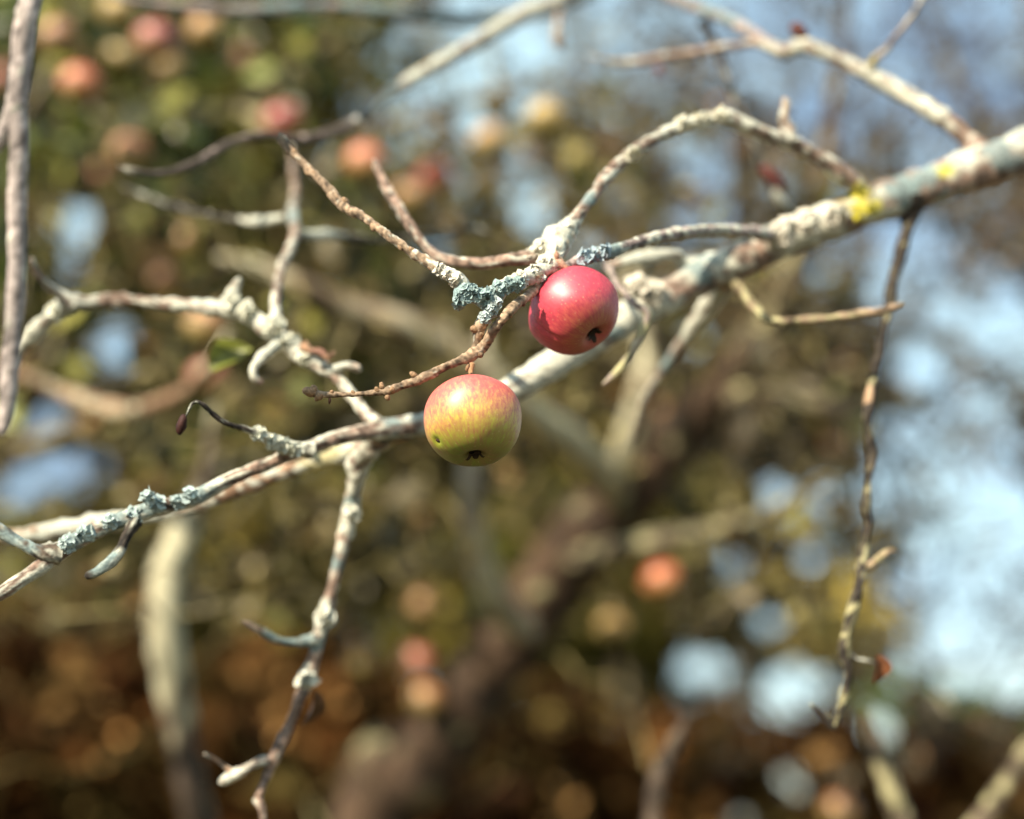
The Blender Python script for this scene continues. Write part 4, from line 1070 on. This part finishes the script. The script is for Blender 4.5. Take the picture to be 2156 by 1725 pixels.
# D: thin twiggy apple tree at the right
rgD = np.random.default_rng(7)
gD = P(2350, 1900, 4.4); gD.z = 0
tD = thing('apple_tree', 'bare twiggy tree at the right whose thin twigs cross the sky', 'tree', gD)
x0, y0, D0 = world_to_pic(gD + Vector((0, 0, -.1)))
LD = [limb_np([(x0, y0, D0, 70), (2360, 1650, 4.4, 54), (2330, 1300, 4.35, 46), (2290, 1000, 4.3, 40), (2250, 700, 4.2, 32), (2150, 420, 4.1, 25), (2020, 180, 4.05, 18), (1930, -40, 4.0, 11), (1880, -200, 4.0, 6)], 'dark', gD, 'trunk', tD, lich=.3, seed=90)]
for k, rows in enumerate([
        [(2250, 700, 4.2, 22), (2080, 520, 3.9, 18), (1880, 400, 3.8, 14), (1700, 330, 3.7, 11), (1500, 250, 3.7, 8), (1360, 160, 3.7, 5)],
        [(2290, 1000, 4.3, 22), (2120, 820, 3.9, 17), (1960, 700, 3.8, 13), (1800, 660, 3.7, 9), (1650, 560, 3.7, 5)],
        [(2330, 1250, 4.35, 22), (2200, 1050, 4.0, 15), (2080, 930, 3.9, 10), (1960, 850, 3.9, 5)],
        [(2340, 1400, 4.35, 22), (2150, 1500, 4.0, 18), (1950, 1500, 3.8, 14), (1760, 1400, 3.7, 10), (1600, 1250, 3.7, 6)],
        [(2150, 420, 4.1, 18), (2200, 180, 4.0, 14), (2160, -20, 4.0, 9), (2130, -150, 4.0, 5)]]):
    LD.append(limb_np(rows, 'dark', gD, 'limb', tD, lich=.3, seed=91 + k))
topsD = hang_apples('D', rgD)
nD, rD = nodes_of(LD)
tg = np.vstack([topsD, targets_in(2700, (1300, 2260), (-150, 1000), (2.2, 3.9), rgD, gapk=.3), targets_in(500, (1450, 2260), (850, 1650), (2.2, 3.9), rgD, gapk=.85), targets_in(420, (1850, 2260), (820, 1450), (2.2, 3.9), rgD, gapk=.1), targets_in(900, (850, 1500), (-80, 520), (2.6, 3.9), rgD, gapk=.45)])
pD, ND, _ = grow(nD, rD, tg, rgD, PAL_TWIG_D, rmin=.0026, rk=.016)
sel = ND[rgD.integers(len(ND), size=1800)]
sel = sel[(gap(sel) < .6) & off_apples(sel)]
crown(tD, gD, pD, leaves_np(sel, .045, np.vstack([PAL_GREY, np.array([(0.32, .16, .07), (0.36, .30, .2)])]), rgD))

# stems standing near the bottom edge
def sapling(label, rows, bark, tint, seed, lich=.5):
    x, y, D, r = rows[-1][:4]
    g = P(x, y + 40, D); g = Vector((g.x, g.y + .05, 0.0))
    gx, gy, gD_ = world_to_pic(g + Vector((0, 0, -.08)))
    t = thing('sapling', label, 'sapling', g)
    pe = P(x, y, D); ge = g + Vector((0, 0, -.08))
    tail = []
    for u in (.08, .25, .6):
        q = pe.lerp(ge, u); qx, qy, qD = world_to_pic(q); tail.append((qx, qy, qD, r * (1 + .3 * u)))
    T = limb_np(list(rows) + tail + [(gx, gy, gD_, r * 1.3)], bark, g, 'stem', t, lich=lich, seed=seed, tint=tint, step=.01)
    rg = np.random.default_rng(seed)
    tgs = np.array([list(T.c[int(len(T.c) * rg.uniform(.35, .9))] + rg.normal(0, .03, 3)) for _ in range(4)])
    p, N, _ = grow(T.c[::2], T.r[::2], tgs, rg, PAL_TWIG_D, rmin=.001, rk=.004)
    crown(t, g, p, leaves_np(tgs, .03, PAL_BROWN, rg))
sapling('brown curved stem rising at the bottom, right of centre', [(1450, 1500, 1.62, 5), (1422, 1560, 1.62, 14, .1), (1392, 1620, 1.62, 19, .1), (1378, 1680, 1.62, 20, .1), (1376, 1760, 1.62, 21)], 'dark', 'o', 101, .1)
sapling('thick olive stem leaning below the small sky disc, lower right', [(1822, 1500, 1.6, 6), (1838, 1560, 1.6, 20, .4), (1858, 1615, 1.6, 23, .4), (1882, 1680, 1.6, 24, .4), (1905, 1760, 1.6, 27)], 'dark', 'o', 102, .4)
sapling('tan stem leaning in the lower right corner', [(2230, 1500, 1.7, 8), (2170, 1575, 1.7, 18, .4), (2125, 1640, 1.7, 20, .3), (2080, 1710, 1.7, 21, .3), (2030, 1790, 1.7, 22)], 'dark', 'o', 103, .3)

# far trees and hedges: crowns of leaves and twigs with openings to the sky
def far_tree(name, label, cat, D, blobs, pal, n, size, seed, trunk=True, gapk=1.0, twig_pal=PAL_TWIG_D, group=None, sigma=.8, clump=70):
    """blobs: (x, y, rx, ry, rz metres, weight) crown masses in picture units at distance D"""
    rg = np.random.default_rng(seed)
    cx = sum(b[0] for b in blobs) / len(blobs)
    g = P(cx, 1700, D); g.z = 0
    t = thing(name, label, cat, g, group)
    W = np.array([b[5] * b[2] * b[3] for b in blobs], float); W /= W.sum()
    which = rg.choice(len(blobs), size=n, p=W)
    B = np.array([b[:5] for b in blobs], float)[which]
    d = rg.normal(0, 1, (n, 3)); d /= np.linalg.norm(d, axis=1)[:, None]
    d *= rg.uniform(0, 1, (n, 1)) ** .45
    a = np.stack([B[:, 0] + d[:, 0] * B[:, 2], B[:, 1] + d[:, 1] * B[:, 3], D + d[:, 2] * B[:, 4]], 1)
    p = PN(a)
    # clumping
    cl = np.array([noise.noise(Vector(q) * 2.1 + Vector((seed, 0, 0))) for q in p[::1]])
    keep = (rg.uniform(0, 1, n) < (1 - gap(p, .22) * gapk) ** 3) & (cl + rg.normal(0, .25, n) > -.28) & (p[:, 2] > .02)
    p = p[keep]; cl = cl[keep]
    v, f, c = leaves_np(p, size, pal, rg)
    # sprays: leaves of one spray share a tone
    nc = max(30, len(p) // clump)
    cc = p[rg.integers(len(p), size=nc)]
    near = np.concatenate([np.argmin(((q[:, None] - cc[None]) ** 2).sum(2), axis=1) for q in np.array_split(p, 1 + len(p) // 2000)])
    tone = pal[rg.integers(len(pal), size=nc)] * np.exp(rg.normal(-.2 * sigma, sigma, (nc, 1)))
    c = np.clip(.25 * c + .75 * np.repeat(tone[near], 5, axis=0), .004, .7)
    # stems
    nt_ = max(1, len(blobs) // 2)
    T = []
    for k in range(nt_):
        b = blobs[rg.integers(len(blobs))]
        foot = g + Vector((rg.normal(0, .25), rg.normal(0, .2), -.1))
        head = P(b[0], b[1], D)
        rows = []
        for i in range(7):
            u = i / 6
            q = foot.lerp(Vector((head.x, head.y, max(head.z, .3))), u) + Vector((math.sin(u * 4 + k) * .08, 0, 0))
            x, y, DD = world_to_pic(q)
            rows.append((x, y, DD, (.05 if trunk else .02) * (1 - .75 * u) / (K * DD)))
        T.append(limb_np(rows, 'dark', g, 'trunk' if trunk else 'stem', t, lich=.3, seed=seed + k, step=.06, sides=9))
    nn, rr = nodes_of(T, 1)
    tg = p[rg.integers(len(p), size=min(len(p), 160 + 40 * len(blobs)))]
    paths, _, _ = grow(nn, rr, tg, rg, twig_pal, step=.12, rmin=.003)
    vt, ft, ct = tubes_np(paths, 4)
    part('twigs', mesh_np('twigs', vt - np.array(g), ft, ct), M_FARTWIG, t, kind='stuff')
    part('crown', mesh_np('crown', v - np.array(g), f, c, smooth=False), M_CROWN, t, kind='stuff')
    return t

# crowns
far_tree('hawthorn_tree', 'blurred olive-green tree filling the upper left behind the apples', 'tree', 8.0,
         [(150, 150, 330, 330, .8, 1), (520, 220, 300, 300, .8, 1), (150, 600, 330, 300, .8, 1), (560, 620, 300, 300, .8, 1), (800, 140, 190, 220, .7, .7), (300, 900, 330, 260, .8, 1)], np.vstack([PAL_OLIVE, PAL_GREEN]), 17000, .11, 201)
far_tree('hawthorn_tree', 'blurred grey-olive tree behind the centre, below the open sky', 'tree', 9.0,
         [(900, 480, 240, 280, .8, .55), (1180, 560, 280, 300, .8, .35), (1450, 480, 260, 260, .8, .3), (1300, 850, 330, 260, .8, 1), (880, 860, 280, 280, .8, 1), (1580, 760, 260, 280, .8, 1), (1250, 300, 150, 120, .6, .25)], np.vstack([PAL_OLIVE * 1.25, PAL_GREY * 1.4]), 13000, .12, 202)
far_tree('hawthorn_tree', 'blurred grey-brown tree at the right, broken by gaps of sky', 'tree', 10.0,
         [(1900, 420, 280, 240, .8, .55), (2080, 560, 200, 260, .8, .6), (1800, 700, 240, 260, .8, .8), (1720, 980, 240, 240, .8, 1), (2000, 760, 220, 200, .8, .6), (1640, 300, 240, 160, .8, .45), (2060, 200, 200, 160, .8, .4)], PAL_GREY, 4200, .12, 203)
far_tree('hedge', 'blurred olive hedge across the middle behind the leaning trunk', 'hedge', 7.0,
         [(250, 1220, 330, 260, .6, 1), (680, 1220, 320, 260, .6, 1), (1080, 1220, 320, 260, .6, 1), (1480, 1220, 280, 240, .6, 1), (1700, 1340, 220, 180, .6, 1)], PAL_OLIVE, 16000, .10, 204, trunk=False)
far_tree('beech_hedge', 'dark copper-brown hedge along the bottom of the picture', 'hedge', 4.6,
         [(80, 1540, 380, 290, .45, 1.2), (560, 1590, 380, 250, .45, 1), (1100, 1650, 380, 225, .45, 1), (1620, 1665, 340, 210, .45, 1), (2050, 1690, 300, 180, .45, 1)], PAL_BROWN, 27000, .075, 205, trunk=False, sigma=.8, clump=22)
far_tree('elder_bush', 'dark green bush at the lower right edge under the bright sky', 'bush', 6.0,
         [(2120, 1540, 160, 130, .5, 1), (1950, 1540, 160, 110, .5, .7)], np.array([(0.05, .09, .035), (0.03, .06, .02), (0.08, .11, .03)]), 3000, .09, 206, trunk=False)
far_tree('ash_tree', 'dark upright far trunk standing in the sky above the centre', 'tree', 8.5,
         [(1210, 120, 60, 170, .3, .5), (1205, 330, 110, 120, .4, .5)], PAL_GREY, 350, .10, 207)
# woodland further back, leaves coloured dark to stand for shade between the crowns
PAL_WOOD_SHADE = np.array([(0.022, .025, .010), (0.014, .014, .007), (0.036, .034, .014), (0.025, .019, .010)])
far_tree('oak_tree', 'far tree, coloured dark as shade, behind the apples at the left', 'tree', 14.0,
         [(100, 200, 420, 400, 1, 1), (520, 300, 360, 380, 1, 1), (150, 900, 420, 420, 1, 1), (620, 900, 400, 420, 1, 1), (400, 1400, 600, 260, 1, 1)], PAL_WOOD_SHADE, 9000, .24, 208)
far_tree('oak_tree', 'far tree, coloured dark as shade, behind the two sharp apples', 'tree', 14.5,
         [(950, 700, 300, 260, 1, .4), (1400, 760, 330, 230, 1, .4), (1200, 1050, 420, 320, 1, 1), (1600, 1050, 260, 360, 1, 1), (1300, 1400, 600, 220, 1, 1)], PAL_WOOD_SHADE, 8000, .24, 209)
